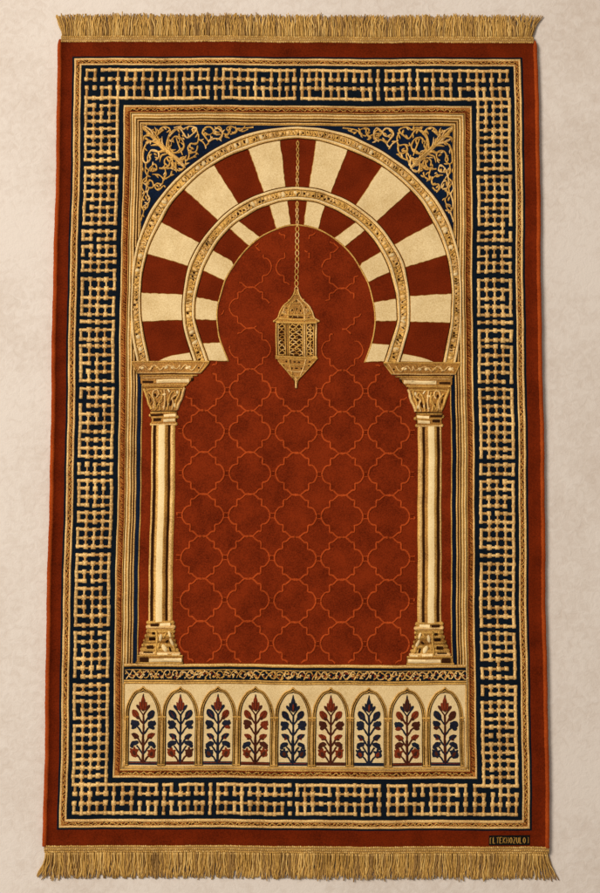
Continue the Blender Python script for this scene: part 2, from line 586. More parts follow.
# --- pseudo-kufic fretwork: knots and bars on the navy ground
def lattice(xs, ys, gapx, gapy, vertical):
    """xs columns, ys rows (already design units, or per-row lists); gaps stop all bars crossing them"""
    b = MB()
    z = Z0 + .15
    nx, ny_ = len(xs), len(ys)
    jx = {(i, j): (xs[i] + rnd.uniform(-.3, .3), ys[j] + rnd.uniform(-.3, .3)) for i in range(nx) for j in range(ny_)}
    def bar(a, c, wd, edge):
        mx_, my_ = (a[0] + c[0]) / 2 + rnd.uniform(-.15, .15), (a[1] + c[1]) / 2 + rnd.uniform(-.15, .15)
        b.ribbon([a, (mx_, my_), c], wd, 1.2 if edge else .95, z, 'lattice' if edge or rnd.random() < .3 else 'latticedim', 0.14)
    for j in range(ny_):
        for i in range(nx):
            a = jx[i, j]
            edge = i in (0, nx - 1) if vertical else j in (0, ny_ - 1)
            r = rnd.uniform(2.3, 2.75) if not edge else rnd.uniform(1.8, 2.2)
            b.blob(a[0], a[1], r, r * rnd.uniform(.9, 1.15), 1.3, z, 'lattice', 0, 8, .1, .75)
            if i < nx - 1:
                c = jx[i + 1, j]
                g = gapx(a[0], c[0], a[1])
                if vertical: p = 0.93 * g
                else: p = (0.97 if edge else (0.5 if j == 1 else 0.72)) * g
                if rnd.random() < p:
                    bar(a, c, rnd.uniform(3.0, 3.5) if edge else rnd.uniform(2.2, 3.0), edge)
            if j < ny_ - 1:
                c = jx[i, j + 1]
                g = gapy(a[1], c[1], a[0])
                if vertical: p = (0.98 if edge else 0.78) * g
                else: p = (0.5 if j == 1 else 0.93) * (g if edge or j != 1 else 1)
                if rnd.random() < p:
                    bar(a, c, rnd.uniform(3.0, 3.5) if (edge and vertical) else rnd.uniform(1.9, 2.7) if vertical else rnd.uniform(2.5, 3.3), edge and vertical)
    return b

side_rows = [98.6, 106.3, 114, 121.8, 129.6, 137.2, 145, 152.6, 160.4, 168.6, 176.8, 184.2, 192, 200.2, 208, 215.7, 224, 232.2, 239.8,
             247.6, 255.8, 262.8, 271, 280, 289.4, 298.4, 306.8, 315, 322.3, 330.6, 339.9, 346.6, 355.4, 363.8, 372.3, 381.3,
             389.2, 397.6, 406.1, 414.9, 423.5, 432.2, 440.3, 448.6, 456.8, 464.6, 473.6, 481.2, 489, 497.2, 505.6, 513.2, 521.6,
             529.4, 538.4, 546.8, 555.2, 563.6, 572.3, 581, 588.8, 598, 607, 616, 625.4, 633.2, 642.2, 650.6, 659, 668.2, 676.8,
             685.8, 693.6, 702, 710.2, 718.4, 726.4, 735, 743.8, 752, 760.2, 768.3, 776.6, 785.2]
full_gaps = [DY(y) for y in (243.6, 318.6, 384.8, 460.6, 477.4, 629.3, 681.2)]
part_gaps = [DY(y) for y in (164.4, 172.8, 228, 275.6, 343.2, 509.4, 551, 326.4, 259.4)]
for sd in (-1, 1):
    xs = [sd * (216.5 - i * (216.5 - 184.4) / 4) for i in range(5)]
    ys = [DY(y) for y in side_rows]
    def gy(y0, y1, x):
        if any(y0 < g < y1 for g in full_gaps): return 0.0
        if any(y0 < g < y1 for g in part_gaps): return 0.35
        return 1.0
    lattice(xs, ys, lambda a, c, y: 1.0, gy, True).build('fret_lattice', border)

top_cols = [86.7, 95, 102.5, 110, 118, 126.7, 135, 143.3, 152, 160.5, 168.3, 176.2, 184.7, 192.5, 200.5, 208.3, 216.3, 223.8, 231.7,
            240, 248.3, 255.8, 263.7, 271.7, 280, 287.5, 294.7, 302.2, 309.7, 317, 323.6, 331.3, 339, 346.3, 355, 363, 370.5, 378.3,
            386.7, 394.2, 402.5, 410, 418, 426.3, 433.8, 442.5, 450.8, 460, 468.8, 477, 484, 492, 500, 507.6]
bot_cols = [74.7, 81.7, 89.7, 97.5, 105.8, 113.8, 122.5, 131.7, 140, 148.3, 156, 164, 171.7, 180.5, 188.3, 196, 202.7, 210.3, 218, 226,
            234.3, 241.9, 250, 258, 266, 274.7, 282.5, 289.7, 297.2, 304.7, 312.5, 321, 329, 337.5, 346, 354.7, 362.5, 371, 379,
            388.3, 397, 405.8, 414.2, 422, 430.8, 439, 448, 456.7, 465, 474.6, 483.3, 492.2, 500, 508.2, 516.2]
def band(cols, rws, gaps, pgaps):
    ym = sum(rws) / 4
    xs = [DX(x, ym) for x in cols]
    gp, pg = [DX(x, ym) for x in gaps], [DX(x, ym) for x in pgaps]
    def gx(x0, x1, y):
        if any(x0 < g < x1 for g in gp): return 0.0
        if any(x0 < g < x1 for g in pg): return 0.45
        return 1.0
    b = lattice(xs, [DY(y) for y in rws], gx, lambda a, c, x: 1.0, False)
    return b
band(top_cols, [70.6, 79.8, 88.4, 98.6], [212, 298.5, 374.5, 382.5], [180.5, 220, 406, 422]).build('fret_lattice', border)
band(bot_cols, [785.2, 794.2, 803.7, 813.6], [206.5, 214, 293.4, 383.5], [160, 375, 410, 426]).build('fret_lattice', border)

# --- gold moulding framing the niche
b = MB()
za = Z0 + .1
mp = [(0, .1, 'brown'), (.07, .2, 'gold'), (.11, .9, 'cream'), (.17, 1.2, 'lattice'), (.23, .9, 'gold'), (.245, .7, 'oldgold'), (.30, .6, 'oldgold'), (.33, .9, 'gold'), (.40, 1.3, 'cream'), (.46, 1.3, 'gold'),
      (.53, .8, 'brown'), (.545, .3, 'brown'), (.61, .3, 'oldgold'), (.64, .8, 'lattice'), (.70, 1.0, 'oldgold'), (.76, .6, 'brown'), (.775, .25, 'brown'), (.86, .25, 'oldgold'), (.88, .7, 'lattice'), (.94, .7, 'gold'), (1, 0, None)]
b.frame(R_m0, R_m1, [(t, za + h) for t, h, _ in mp], [m for _, _, m in mp[:-1]], 6)
b.v = [(x, y, z - (2.2 if y > DY(664) and abs(x) < 168.6 and y < DY(768) else 0)) for x, y, z in b.v]   # the arcade panel is woven over its foot
b.build('niche_moulding', rug)

# --- niche field with quatrefoil trellis
YF = DY(664.8)
b = MB()
b.sheet(-159.6, DY(124.6), 159.6, YF, Z0 + .15, 'field', 5)
b.v = [(x, y, z - (1.5 if y < DY(300) and math.hypot(x, y - DY(306)) > 112 else 0)) for x, y, z in b.v]   # woven over there by arch and spandrels
field = b.build('niche_field', rug)

# --- blue strips beside the columns, with gold line
for sd in (-1, 1):
    b = MB()
    y0, y1 = DY(352), DY(664.6)
    A = subdiv([(sd * 159.6, y0), (sd * 159.6, y1)], 7)
    B = subdiv([(sd * 155.4, y0), (sd * 155.4, y1)], 7)
    b.strip(A, B, [(0, Z0 + .1), (.02, Z0 + .3), (1, Z0 + .3)], ['blue', 'blue'])
    b.ribbon(subdiv([(sd * 155.0, DY(375)), (sd * 155.0, y1)], 5), 1.3, .8, Z0 + .2, 'gold', .12)
    b.build('niche_stripe', rug)

# --- arch curves (left half read from the photo, mirrored)
c_oo = [(296.8, 126.6), (272, 128.6), (248, 133.6), (231.5, 140.6), (215, 149.2), (205, 155.6), (185, 170.2), (168.3, 186.7), (155, 203.3),
        (146.2, 219), (138.4, 240), (134, 258), (131.8, 280), (131.2, 300), (131.4, 320), (133, 340), (136.8, 362)]
c_oi = [(296.8, 138.6), (280, 140.3), (263, 144), (247.5, 149.4), (231, 156), (215, 164.4), (198, 177), (183.3, 191), (172, 204), (161.9, 222),
        (153.2, 239), (147.2, 255), (143, 274), (141.4, 292), (141.8, 307), (143.2, 325), (150.2, 362)]
c_io = [(296.8, 186.8), (285.8, 187.6), (274, 189.6), (263.3, 193), (251, 197.6), (238.3, 204.8), (226, 214), (218, 221.4), (208.6, 232), (200, 244),
        (193.4, 255), (188.2, 267.3), (184.4, 287), (183, 303), (183.2, 318), (184.6, 331), (193.4, 362)]
c_ii = [(296.8, 200.4), (287.8, 201), (278, 202.6), (269.2, 205.6), (258, 210), (247.5, 216.2), (237, 223), (228.3, 231), (219.6, 241), (213.2, 251),
        (207.6, 261.6), (203.3, 272), (197.8, 292), (196.2, 305), (196, 315), (197, 325), (209, 362)]
c_th = [(296.8, 225), (286, 226.2), (276, 229.4), (268, 233), (260.4, 237.5), (249.4, 246.5), (240, 257), (230.6, 271.5), (225, 282.2), (221, 296),
        (218.5, 307), (217.7, 318), (218.4, 328), (220.8, 341), (228.4, 362)]
def full(c, n=5):
    h = PL(c)
    h[0] = (0.0, h[0][1])
    s = smooth(h[::-1], n)          # from left springing up to the crown
    return s + [(-x, y) for x, y in s[-2::-1]]
OO, OI, IO, II, TH_ = (full(c) for c in (c_oo, c_oi, c_io, c_ii, c_th))

# ground of the arch (red voussoirs) as a raised band
def resample(c, n):
    d = [0]
    for i in range(1, len(c)):
        d.append(d[-1] + math.hypot(c[i][0] - c[i - 1][0], c[i][1] - c[i - 1][1]))
    out, j = [], 0
    for k in range(n + 1):
        t = d[-1] * k / n
        while j < len(d) - 2 and d[j + 1] < t: j += 1
        f = (t - d[j]) / max(1e-6, d[j + 1] - d[j])
        out.append((c[j][0] + (c[j + 1][0] - c[j][0]) * f, c[j][1] + (c[j + 1][1] - c[j][1]) * f))
    return out
NR = 150
b = MB()
b.strip(resample(OI, NR), resample(TH_, NR), [(0, Z0 + .3)] + [(i / 8, Z0 + .55) for i in range(1, 8)] + [(1, Z0 + .3)], ['vred'] * 8)
b.ribbon(resample(TH_, NR), 1.7, 1.0, Z0 + .35, 'gold', .12)
arch = b.build('horseshoe_arch', rug)

# cream voussoirs, each a wedge of raised pile
def ragged(a, c, n, amp):
    pts = [(a[0] + (c[0] - a[0]) * i / n, a[1] + (c[1] - a[1]) * i / n) for i in range(n + 1)]
    l = math.hypot(c[0] - a[0], c[1] - a[1])
    nx, ny_ = -(c[1] - a[1]) / l, (c[0] - a[0]) / l
    return [pts[0]] + [(p[0] + nx * rnd.uniform(-amp, amp), p[1] + ny_ * rnd.uniform(-amp, amp)) for p in pts[1:-1]] + [pts[-1]]
def curve_between(cv, a, c):
    ia = min(range(len(cv)), key=lambda i: (cv[i][0] - a[0]) ** 2 + (cv[i][1] - a[1]) ** 2)
    ic = min(range(len(cv)), key=lambda i: (cv[i][0] - c[0]) ** 2 + (cv[i][1] - c[1]) ** 2)
    mid = cv[min(ia, ic) + 1:max(ia, ic)]
    if ia > ic: mid = mid[::-1]
    return [a] + mid + [c]
vo = [((279.9, 140.8), (285.8, 187.6), (263.5, 193.2), (247.3, 149.6)), ((213.6, 166), (239, 204.6), (218, 221.6), (184, 191)),
      ((161.8, 222.6), (200, 244), (188.3, 267.5), (147.3, 255)), ((141.6, 293), (183.4, 295.4), (183.4, 321.8), (142.8, 322.6))]
vi = [((287.8, 200.9), (291, 225.4), (276, 229.4), (269.2, 205.7)), ((239.5, 221), (261, 237.4), (249.2, 246.6), (229.2, 230)),
      ((213.2, 251.2), (230.8, 271.0), (224.6, 282.4), (203.3, 272.3)), ((197.2, 298), (219.4, 302), (217.8, 321.2), (196.9, 321.2)),
      ((203.2, 344.2), (221.2, 342.6), (228.2, 361.8), (208.8, 361.8))]
vi[1] = ((238.8, 221.4), (260.6, 237.6), (249.2, 246.6), (229.4, 229.8))
vi[2] = ((213.3, 251), (232.2, 261.8), (225, 282), (203.4, 272.2))
for lst, co, ci in ((vo, OI, IO), (vi, II, TH_)):
    for q in lst:
        for sd in (1, -1):
            a, i1, i2, o2 = PL(q)
            if sd < 0: a, i1, i2, o2 = mir([a, i1, i2, o2])
            nseg = max(4, int(math.hypot(a[0] - i1[0], a[1] - i1[1]) / 3))
            pts = ragged(a, i1, nseg, .38)[:-1] + curve_between(ci, i1, i2)[:-1] + ragged(i2, o2, nseg, .38)[:-1] + curve_between(co, o2, a)[:-1]
            b = MB()
            b.poly(pts, Z0 + .45, Z0 + 1.2, 'cream', .7, 'oldgold')
            nm = b.build('voussoir', arch)
for sd in (1, -1):     # sliver of cream at the springing
    pts = PL([(159, 361.6), (165, 358.6), (172, 356.4), (180, 355), (190.2, 353.2), (193, 361.6)])
    if sd < 0: pts = mir(pts)
    b = MB()
    b.poly(pts, Z0 + .45, Z0 + 1.1, 'cream', .6, 'oldgold')
    b.build('voussoir', arch)

# rims: gold band with ridged edges and carved leaf work between
def rim(co, ci, name):
    b = MB()
    n = 260
    A, B = resample(co, n), resample(ci, n)
    z = Z0 + .3
    b.strip(A, B, [(0, z), (.05, z + 1.2), (.14, z + 1.5), (.22, z + 1.0), (.27, z + .55), (.72, z + .55), (.77, z + 1.0), (.86, z + 1.5), (.95, z + 1.2), (1, z)],
            ['gold', 'cream', 'lattice', 'oldgold', 'gold', 'oldgold', 'cream', 'lattice', 'gold'])
    b.ribbon(A, 1.0, .5, z + .25, 'brown', .25)
    b.ribbon(B, 1.0, .5, z + .25, 'brown', .25)
    for t_ in (.25, .75):
        b.ribbon([(p[0] + (q[0] - p[0]) * t_, p[1] + (q[1] - p[1]) * t_) for p, q in zip(A, B)], .6, .3, z + .62, 'brown', .3)
    mid = [((p[0] + q[0]) / 2, (p[1] + q[1]) / 2) for p, q in zip(A, B)]
    hw = [math.hypot(p[0] - q[0], p[1] - q[1]) * .23 for p, q in zip(A, B)]
    s = 1.0
    i = 0
    tot = len(mid)
    pos = 2.0
    d = [0]
    for k in range(1, tot): d.append(d[-1] + math.hypot(mid[k][0] - mid[k - 1][0], mid[k][1] - mid[k - 1][1]))
    k = 0
    while pos < d[-1] - 2:
        while k < tot - 2 and d[k + 1] < pos: k += 1
        tx_, ty_ = mid[k + 1][0] - mid[k][0], mid[k + 1][1] - mid[k][1]
        an = math.atan2(ty_, tx_)
        nx, ny_ = -math.sin(an), math.cos(an)
        c, h = mid[k], hw[k]
        kind = rnd.random()
        if kind < .34:
            b.blob(c[0], c[1], rnd.uniform(1.7, 2.8), h * rnd.uniform(.75, 1.0), 1.1, z + .5, rnd.choice(('cream', 'lattice', 'lattice', 'lattice', 'gold')), an + rnd.uniform(-.5, .5))
            pos += 2.2
        elif kind < .7:
            sg = rnd.choice((-1, 1))
            e = [(c[0] + math.cos(an) * u + nx * v * sg, c[1] + math.sin(an) * u + ny_ * v * sg) for u, v in
                 ((-2.6, -h * .8), (-1.2, h * .3), (.6, h * .8), (2.0, h * .1), (1.0, -h * .6))]
            b.ribbon(smooth(e, 3), rnd.uniform(1.1, 1.7), 1.1, z + .5, rnd.choice(('gold', 'lattice', 'lattice')), .15)
            b.blob(c[0] + nx * h * .2, c[1] + ny_ * h * .2, 1.0, .8, .35, z + .5, 'brown', an)
            pos += 2.8
        else:
            b.blob(c[0] + nx * rnd.uniform(-.4, .4) * h, c[1] + ny_ * rnd.uniform(-.4, .4) * h, rnd.uniform(.9, 1.7), h * rnd.uniform(.4, .65), .3, z + .52, 'brown', an + rnd.uniform(-1, 1))
            b.ribbon([(c[0] - nx * h * .8 + math.cos(an) * 1.3, c[1] - ny_ * h * .8 + math.sin(an) * 1.3), (c[0] + nx * h * .8 + math.cos(an) * 2, c[1] + ny_ * h * .8 + math.sin(an) * 2)],
                     1.6, 1.0, z + .5, rnd.choice(('gold', 'lattice')), .15)
            pos += 2.0
        pos += rnd.uniform(.8, 1.9)
    return b
rim(OO, OI, '').build('arch_rim', arch)
rim(IO, II, '').build('arch_rim', arch)
for y, hgt in ((133.5, 5.2), (194.0, 4.6)):     # little leaf at the crown of each rim
    b = MB()
    cx, cy = 0, DY(y)
    for u, v, rx, ry, ro in ((0, -.6, 1.5, hgt * .62, 0), (-2.3, 1.2, 1.2, 2.6, -.6), (2.3, 1.2, 1.2, 2.6, .6)):
        b.blob(cx + u, cy + v, rx, ry, 1.2, Z0 + .9, 'gold', ro)
    b.blob(cx, cy + 1, .6, 2.0, .5, Z0 + 1.9, 'brown', 0)
    b.build('crown_leaf', arch)

# --- spandrels with gold arabesque
def z120(pts): return PL([(130 + x / 6, 120 + y / 6) for x, y in pts])
def z215(pts): return PL([(215 + x / 6, 120 + y / 6) for x, y in pts])
def z200(pts): return PL([(130 + x / 6, 200 + y / 6) for x, y in pts])
vines = [
    (z120([(322, 288), (268, 240), (212, 188), (150, 128), (100, 70), (78, 42)]), 2.3),
    (z120([(300, 250), (240, 200), (180, 150), (120, 130), (88, 112)]), 1.6),
    (z120([(250, 205), (200, 165), (172, 120), (150, 80), (120, 62)]), 1.5),
    (z120([(322, 290), (330, 260), (322, 228), (300, 236), (268, 240)]), 1.5),
    (z120([(322, 290), (300, 310), (276, 300), (270, 262)]), 1.4),
    (z120([(165, 95), (178, 60), (208, 45), (240, 62), (232, 108), (232, 160), (258, 200), (300, 196), (322, 160), (306, 118), (270, 104), (244, 130)]), 1.35),
    (z120([(232, 108), (262, 74), (296, 56), (318, 84), (340, 112), (372, 92), (398, 66), (388, 50), (352, 44), (318, 60), (300, 46), (262, 52)]), 1.35),
    (z120([(398, 66), (410, 110), (398, 150), (360, 148), (346, 180), (372, 200), (396, 192), (404, 160)]), 1.3),
    (z120([(346, 180), (352, 215), (346, 240), (376, 228), (402, 206)]), 1.3),
    (z120([(404, 120), (436, 140), (452, 160), (470, 140), (448, 108), (432, 84), (450, 54), (484, 50), (498, 76), (474, 96), (448, 84)]), 1.3),
    (z120([(470, 140), (500, 118), (540, 118), (552, 84), (528, 58), (504, 66), (512, 92), (540, 92)]), 1.25),
    (z120([(552, 84), (580, 92), (600, 72)]) + z215([(56, 106), (84, 84), (68, 58), (92, 44), (130, 62), (118, 84), (88, 92)]), 1.2),
    (z215([(0, 60), (24, 46), (40, 70), (34, 104), (8, 128)]), 1.2),
    (z215([(110, 82), (140, 60), (176, 52), (228, 46)]), 1.2),
    (z215([(130, 62), (164, 72), (196, 58)]), 1.0),
    # down the side
    (z120([(150, 128), (104, 142), (82, 182), (74, 238), (92, 262), (118, 240), (112, 206), (132, 184), (164, 192), (170, 224), (150, 244)]), 1.35),
    (z120([(92, 262), (88, 306), (100, 340), (76, 366)]), 1.3),
    (z120([(118, 290), (146, 268), (158, 300), (130, 312), (118, 290), (100, 340), (98, 384), (112, 412), (138, 404), (132, 372), (110, 362)]), 1.25),
    (z120([(130, 330), (168, 332), (196, 356), (190, 388), (158, 384), (150, 410), (172, 424), (194, 402)]), 1.25),
    (z120([(250, 292), (256, 270), (276, 262)]), 1.3),
    (z120([(172, 292), (206, 296), (244, 290), (250, 250), (228, 226), (204, 244), (206, 276)]), 1.3),
    (z120([(206, 296), (214, 330), (208, 356), (240, 340), (248, 312)]), 1.25),
    (z120([(76, 366), (68, 410), (84, 440), (74, 476), (70, 520), (84, 548), (72, 590)]) + z200([(66, 130)]), 1.25),
    (z120([(112, 412), (102, 448), (118, 474), (110, 504), (84, 520)]), 1.2),
    (z120([(84, 548), (104, 530), (112, 504)]), 1.1),
    (z120([(76, 380), (96, 400), (92, 440)]), 1.0),
]
leaves = [(z120([p])[0], a, c, r) for p, a, c, r in (
    ((84, 60), 1.0, 3.2, .6), ((112, 92), 1.1, 3.0, 1.2), ((150, 112), 1.2, 3.4, .9), ((132, 70), .9, 2.6, -.6), ((178, 140), 1.2, 3.0, .4),
    ((196, 190), 1.1, 3.0, 1.3), ((232, 180), 1.1, 3.0, .2), ((250, 232), 1.1, 2.8, 1.4), ((300, 262), 1.6, 3.2, -.8), ((290, 70), 1.0, 2.4, .5),
    ((190, 60), 1.0, 2.2, 1.0), ((284, 108), 1.0, 2.4, 1.3), ((376, 72), 1.0, 2.6, .3), ((372, 176), .9, 2.2, 1.0), ((440, 70), .9, 2.0, .2),
    ((524, 80), .9, 2.2, 1.4), ((142, 300), 1.1, 1.7, 0), ((108, 380), 1.0, 2.6, 0), ((206, 345), 1.0, 2.0, 0), ((164, 400), .9, 2.0, .8), ((96, 470), .9, 2.4, .3),
    ((80, 530), .8, 2.4, -.3), ((74, 300), .8, 2.2, .2), ((150, 210), .9, 2.0, 1.0), ((228, 250), .9, 2.2, .6))]
sp_poly = [p for p in OO if p[1] < DY(240) and p[0] < -0.5]
for sd in (-1, 1):
    b = MB()
    x0, y0 = -159.6, DY(124.6)
    tri = [(x0, DY(243))] + [(max(x, x0), y) for x, y in sp_poly if x > x0 - .5 and y > y0 + .4]
    tri = tri + [(tri[-1][0] + 4, y0), (x0, y0)]
    tri = subdiv(tri, 9, True)
    if sd > 0: tri = mir(tri)
    b.poly(tri, Z0 + .1, Z0 + .32, 'blue', .3)
    spd = b.build('spandrel', rug)
    b = MB()
    for pts, wd in vines:
        pts = smooth(pts, 4)
        if sd > 0: pts = mir(pts)
        b.ribbon(pts, wd * 1.38, 1.2, Z0 + .35, rnd.choice(('gold', 'lattice', 'gold')), .28)
    for (x, y), rx, ry, ro in leaves:
        b.blob(x * -sd, y, rx * 1.25, ry * 1.15, 1.5, Z0 + .35, 'gold', -ro if sd < 0 else ro)
    for pts, wd in vines:
        sp_ = smooth(pts, 4)
        for k in range(2, len(sp_) - 2, 5):
            q, q2 = sp_[k], sp_[k + 1]
            a = math.atan2(q2[1] - q[1], q2[0] - q[0])
            sg = rnd.choice((-1, 1))
            a2 = a + sg * rnd.uniform(.5, .9)
            l = rnd.uniform(1.7, 2.8)
            cx_, cy_ = q[0] + math.cos(a2) * l, q[1] + math.sin(a2) * l
            if cx_ < -157.5 or cy_ < DY(127): continue
            if sd > 0: cx_, a2 = -cx_, math.pi - a2
            b.blade([(cx_ - math.cos(a2) * l, cy_ - math.sin(a2) * l), (cx_, cy_), (cx_ + math.cos(a2 + .4 * sg) * l, cy_ + math.sin(a2 + .4 * sg) * l)], rnd.uniform(1.5, 2.1), 1.3, Z0 + .35, rnd.choice(('gold', 'gold', 'lattice')), 3)
    def zz(q): return PL([(130 + x / 10, 120 + y / 10) for x, y in q])
    for q, wd, m in (([(545, 470), (450, 390), (360, 300), (245, 185), (122, 62)], 3.4, 'gold'), ([(520, 440), (420, 350), (350, 290)], 1.6, 'lattice'),
                     ([(350, 300), (290, 255), (205, 262)], 2.6, 'gold'), ([(350, 310), (300, 325), (245, 322)], 2.2, 'gold'), ([(345, 285), (320, 240), (318, 170)], 1.9, 'lattice'),
                     ([(362, 285), (372, 215), (392, 140)], 2.6, 'gold'), ([(375, 290), (405, 270), (412, 232)], 1.6, 'gold'), ([(250, 190), (190, 165), (140, 175), (136, 220)], 1.9, 'gold'),
                     ([(240, 180), (170, 120), (125, 60)], 3.2, 'gold'), ([(240, 175), (205, 110), (128, 62)], 1.8, 'lattice'), ([(250, 180), (300, 130), (340, 105)], 1.8, 'gold'), ([(245, 175), (262, 120), (245, 75)], 1.8, 'gold'),
                     ([(400, 340), (460, 335), (505, 300), (535, 290)], 2.0, 'gold'), ([(470, 410), (530, 400), (560, 362)], 2.8, 'gold'), ([(455, 420), (450, 480), (462, 535)], 2.6, 'gold'),
                     ([(470, 420), (510, 450), (548, 490)], 3.2, 'lattice'), ([(370, 345), (310, 365), (290, 430)], 1.8, 'gold'), ([(400, 400), (375, 475), (285, 495)], 2.0, 'gold'),
                     ([(430, 430), (428, 470), (440, 500)], 1.6, 'gold'), ([(160, 240), (128, 330), (130, 420)], 2.2, 'gold'), ([(200, 320), (170, 390), (190, 430)], 1.8, 'gold'),
                     ([(520, 360), (480, 250), (455, 180)], 1.8, 'gold'), ([(480, 250), (495, 205), (470, 190)], 1.6, 'gold'), ([(400, 140), (440, 110), (480, 95)], 1.8, 'gold')):
        q = zz(q)
        if sd > 0: q = mir(q)
        b.blade(q, wd, 1.6, Z0 + .6, m)
    for k in range(8):            # small tendrils budding off the vines
        pts, wd = rnd.choice(vines)
        q = rnd.choice(pts)
        a = rnd.uniform(0, 6.28)
        l = rnd.uniform(1.6, 3.2)
        e = [q, (q[0] + math.cos(a) * l * .6, q[1] + math.sin(a) * l * .6), (q[0] + math.cos(a + .7) * l, q[1] + math.sin(a + .7) * l)]
        if e[-1][0] < -158.8 or e[-1][1] < DY(125.6): continue
        if sd > 0: e = mir(e)
        b.ribbon(smooth(e, 2), 1.1, 1.0, Z0 + .35, 'gold', .2)
        if k % 2: b.blob(e[-1][0], e[-1][1], 1.0, 1.7, 1.2, Z0 + .35, rnd.choice(('gold', 'lattice')), a)
    b.build('scrollwork', spd)
b = MB()   # fine gold line edging the spandrel panel
b.ribbon(subdiv([(-158.9, DY(240)), (-158.9, DY(125.3)), (158.9, DY(125.3)), (158.9, DY(240))], 6), 1.0, .7, Z0 + .4, 'gold', .15)
b.build('edging_line', rug)

# --- columns
def zA(pts): return PL([(130 + x / 8.57, 355 + y / 8.57) for x, y in pts])
def zB(pts): return PL([(130 + x / 8.57, 580 + y / 8.57) for x, y in pts])
for sd in (-1, 1):
    T = (lambda q: q) if sd < 0 else mir
    # shaft: fluted, woven in gold, brown and ivory stripes
    b = MB()
    xs0, xs1 = -145.0, -121.2
    st = [(0, .3, 'gold'), (.04, 1.1, 'lattice'), (.075, 1.0, 'brown'), (.10, .75, 'brown'), (.20, .75, 'oldgold'), (.225, 1.2, 'gold'), (.29, 1.35, 'lattice'), (.315, 1.6, 'ivory'),
          (.45, 1.8, 'ivory'), (.565, 1.6, 'gold'), (.60, 1.35, 'oldgold'), (.70, 1.2, 'brown'), (.725, .75, 'brown'), (.80, .75, 'oldgold'), (.825, 1.1, 'lattice'), (.93, 1.2, 'gold'), (1, .3, None)]
    ysft = subdiv([(0, DY(426)), (0, DY(623))], 4)
    A = T([(xs0, y) for _, y in ysft]); B = T([(xs1, y) for _, y in ysft])
    b.strip(A, B, [(t, Z0 + .2 + h) for t, h, _ in st], [m for _, _, m in st[:-1]])
    col = b.build('column', rug)
    # impost block with leaf scroll
    b = MB()
    imp = T(PL([(132.4, 362), (209.2, 362), (206, 367), (200.2, 374.6), (137.6, 374.6), (134.4, 368)]))
    b.poly(imp, Z0 + .3, Z0 + 1.3, 'oldgold', .6, 'brown')
    for q, wd, m in (([(132.6, 362.6), (209.4, 362.6)], 1.9, 'gold'), ([(136.6, 373.8), (201, 373.8)], 1.6, 'lattice'), ([(133, 363.5), (137.4, 373.6)], 1.4, 'gold'),
                     ([(209, 363.5), (200.8, 373.6)], 1.6, 'gold'), ([(204.6, 363.5), (198.2, 373.2)], 1.0, 'lattice')):
        b.ribbon(T(subdiv(PL(q), 5)), wd, 1.1, Z0 + 1.1, m, .12)
    for x, rx, m in ((142, 3.0, 'ivory'), (158, 3.0, 'gold'), (166.5, 2.2, 'cream'), (173, 2.4, 'cream'), (188.5, 3.4, 'ivory'), (195, 1.6, 'gold')):
        b.blob(*T([P(x, 368.6)])[0], rx, 1.8, 1.0, Z0 + 1.2, m, rnd.uniform(-.3, .3))
    for q in ([(139, 371), (144, 366.2), (149, 370.6), (153, 366)], [(150, 371.5), (155, 366), (161, 371), (164, 367)], [(160, 371.6), (168, 366.4), (177, 370), (180, 365.8), (180, 371)],
              [(181, 371), (186, 366), (192, 371.4), (197, 366)]):
        b.ribbon(smooth(T(PL(q)), 4), 1.7, 1.2, Z0 + 1.2, 'lattice', .15)
    for x in (147, 152.5, 163, 183, 199):
        b.blob(*T([P(x, 369)])[0], 1.3, 1.2, .3, Z0 + 1.2, 'brown')
    b.build('impost', col)
    # abacus
    b = MB()
    b.poly(T(PL([(140, 375), (193.6, 375), (193, 379), (188.6, 385), (184, 388), (143.2, 388), (140.2, 384)])), Z0 + .3, Z0 + 1.1, 'oldgold', .6, 'brown')
    for y, x0, x1, wd, m in ((376.4, 139.8, 197.5, 1.7, 'gold'), (378.6, 141, 193, 1.2, 'lattice'), (386, 142, 186.5, 1.7, 'gold'), (388, 142.6, 184.6, 1.1, 'oldgold')):
        b.ribbon(T(subdiv(PL([(x0, y), (x1, y)]), 5)), wd, .9, Z0 + .95, m, .12)
    b.ribbon(T(subdiv(PL([(142.3, 382.8), (153.3, 382.8)]), 4)), 2.9, .4, Z0 + 1.0, 'brown', .1)
    b.ribbon(T(subdiv(PL([(156.5, 382.2), (189, 381.6)]), 4)), 4.2, .8, Z0 + 1.0, 'cream', .08)
    b.ribbon(T(subdiv(PL([(158, 381.6), (181, 381.2)]), 4)), 1.6, .45, Z0 + 1.6, 'ivory', .1)
    b.blob(*T([P(192, 380.4)])[0], 1.4, 2.2, .8, Z0 + 1.0, 'brown', .5 * -sd)
    b.build('abacus', col)
    # capital: bell of acanthus leaves
    b = MB()
    b.poly(T(zA([(108, 285), (470, 285), (462, 330), (446, 395), (420, 420), (405, 490), (175, 490), (160, 430), (138, 395), (122, 330)])), Z0 + .3, Z0 + .9, 'oldgold', .6, 'brown')
    for q, rx, ry, ro in (((180, 400), 1.3, 4.2, .3), ((215, 350), 1.5, 2.2, .2), ((235, 440), 1.3, 4.0, 0), ((262, 345), 1.2, 2.4, 0), ((310, 430), .9, 4.0, 0), ((350, 420), 1.4, 4.4, -.2), ((385, 375), 1.3, 2.6, -.3), ((165, 345), 1.0, 2.2, .4), ((430, 340), 1.0, 2.8, -.3)):
        b.blob(*T(zA([q]))[0], rx, ry, .3, Z0 + .85, 'brown', -ro * -sd)
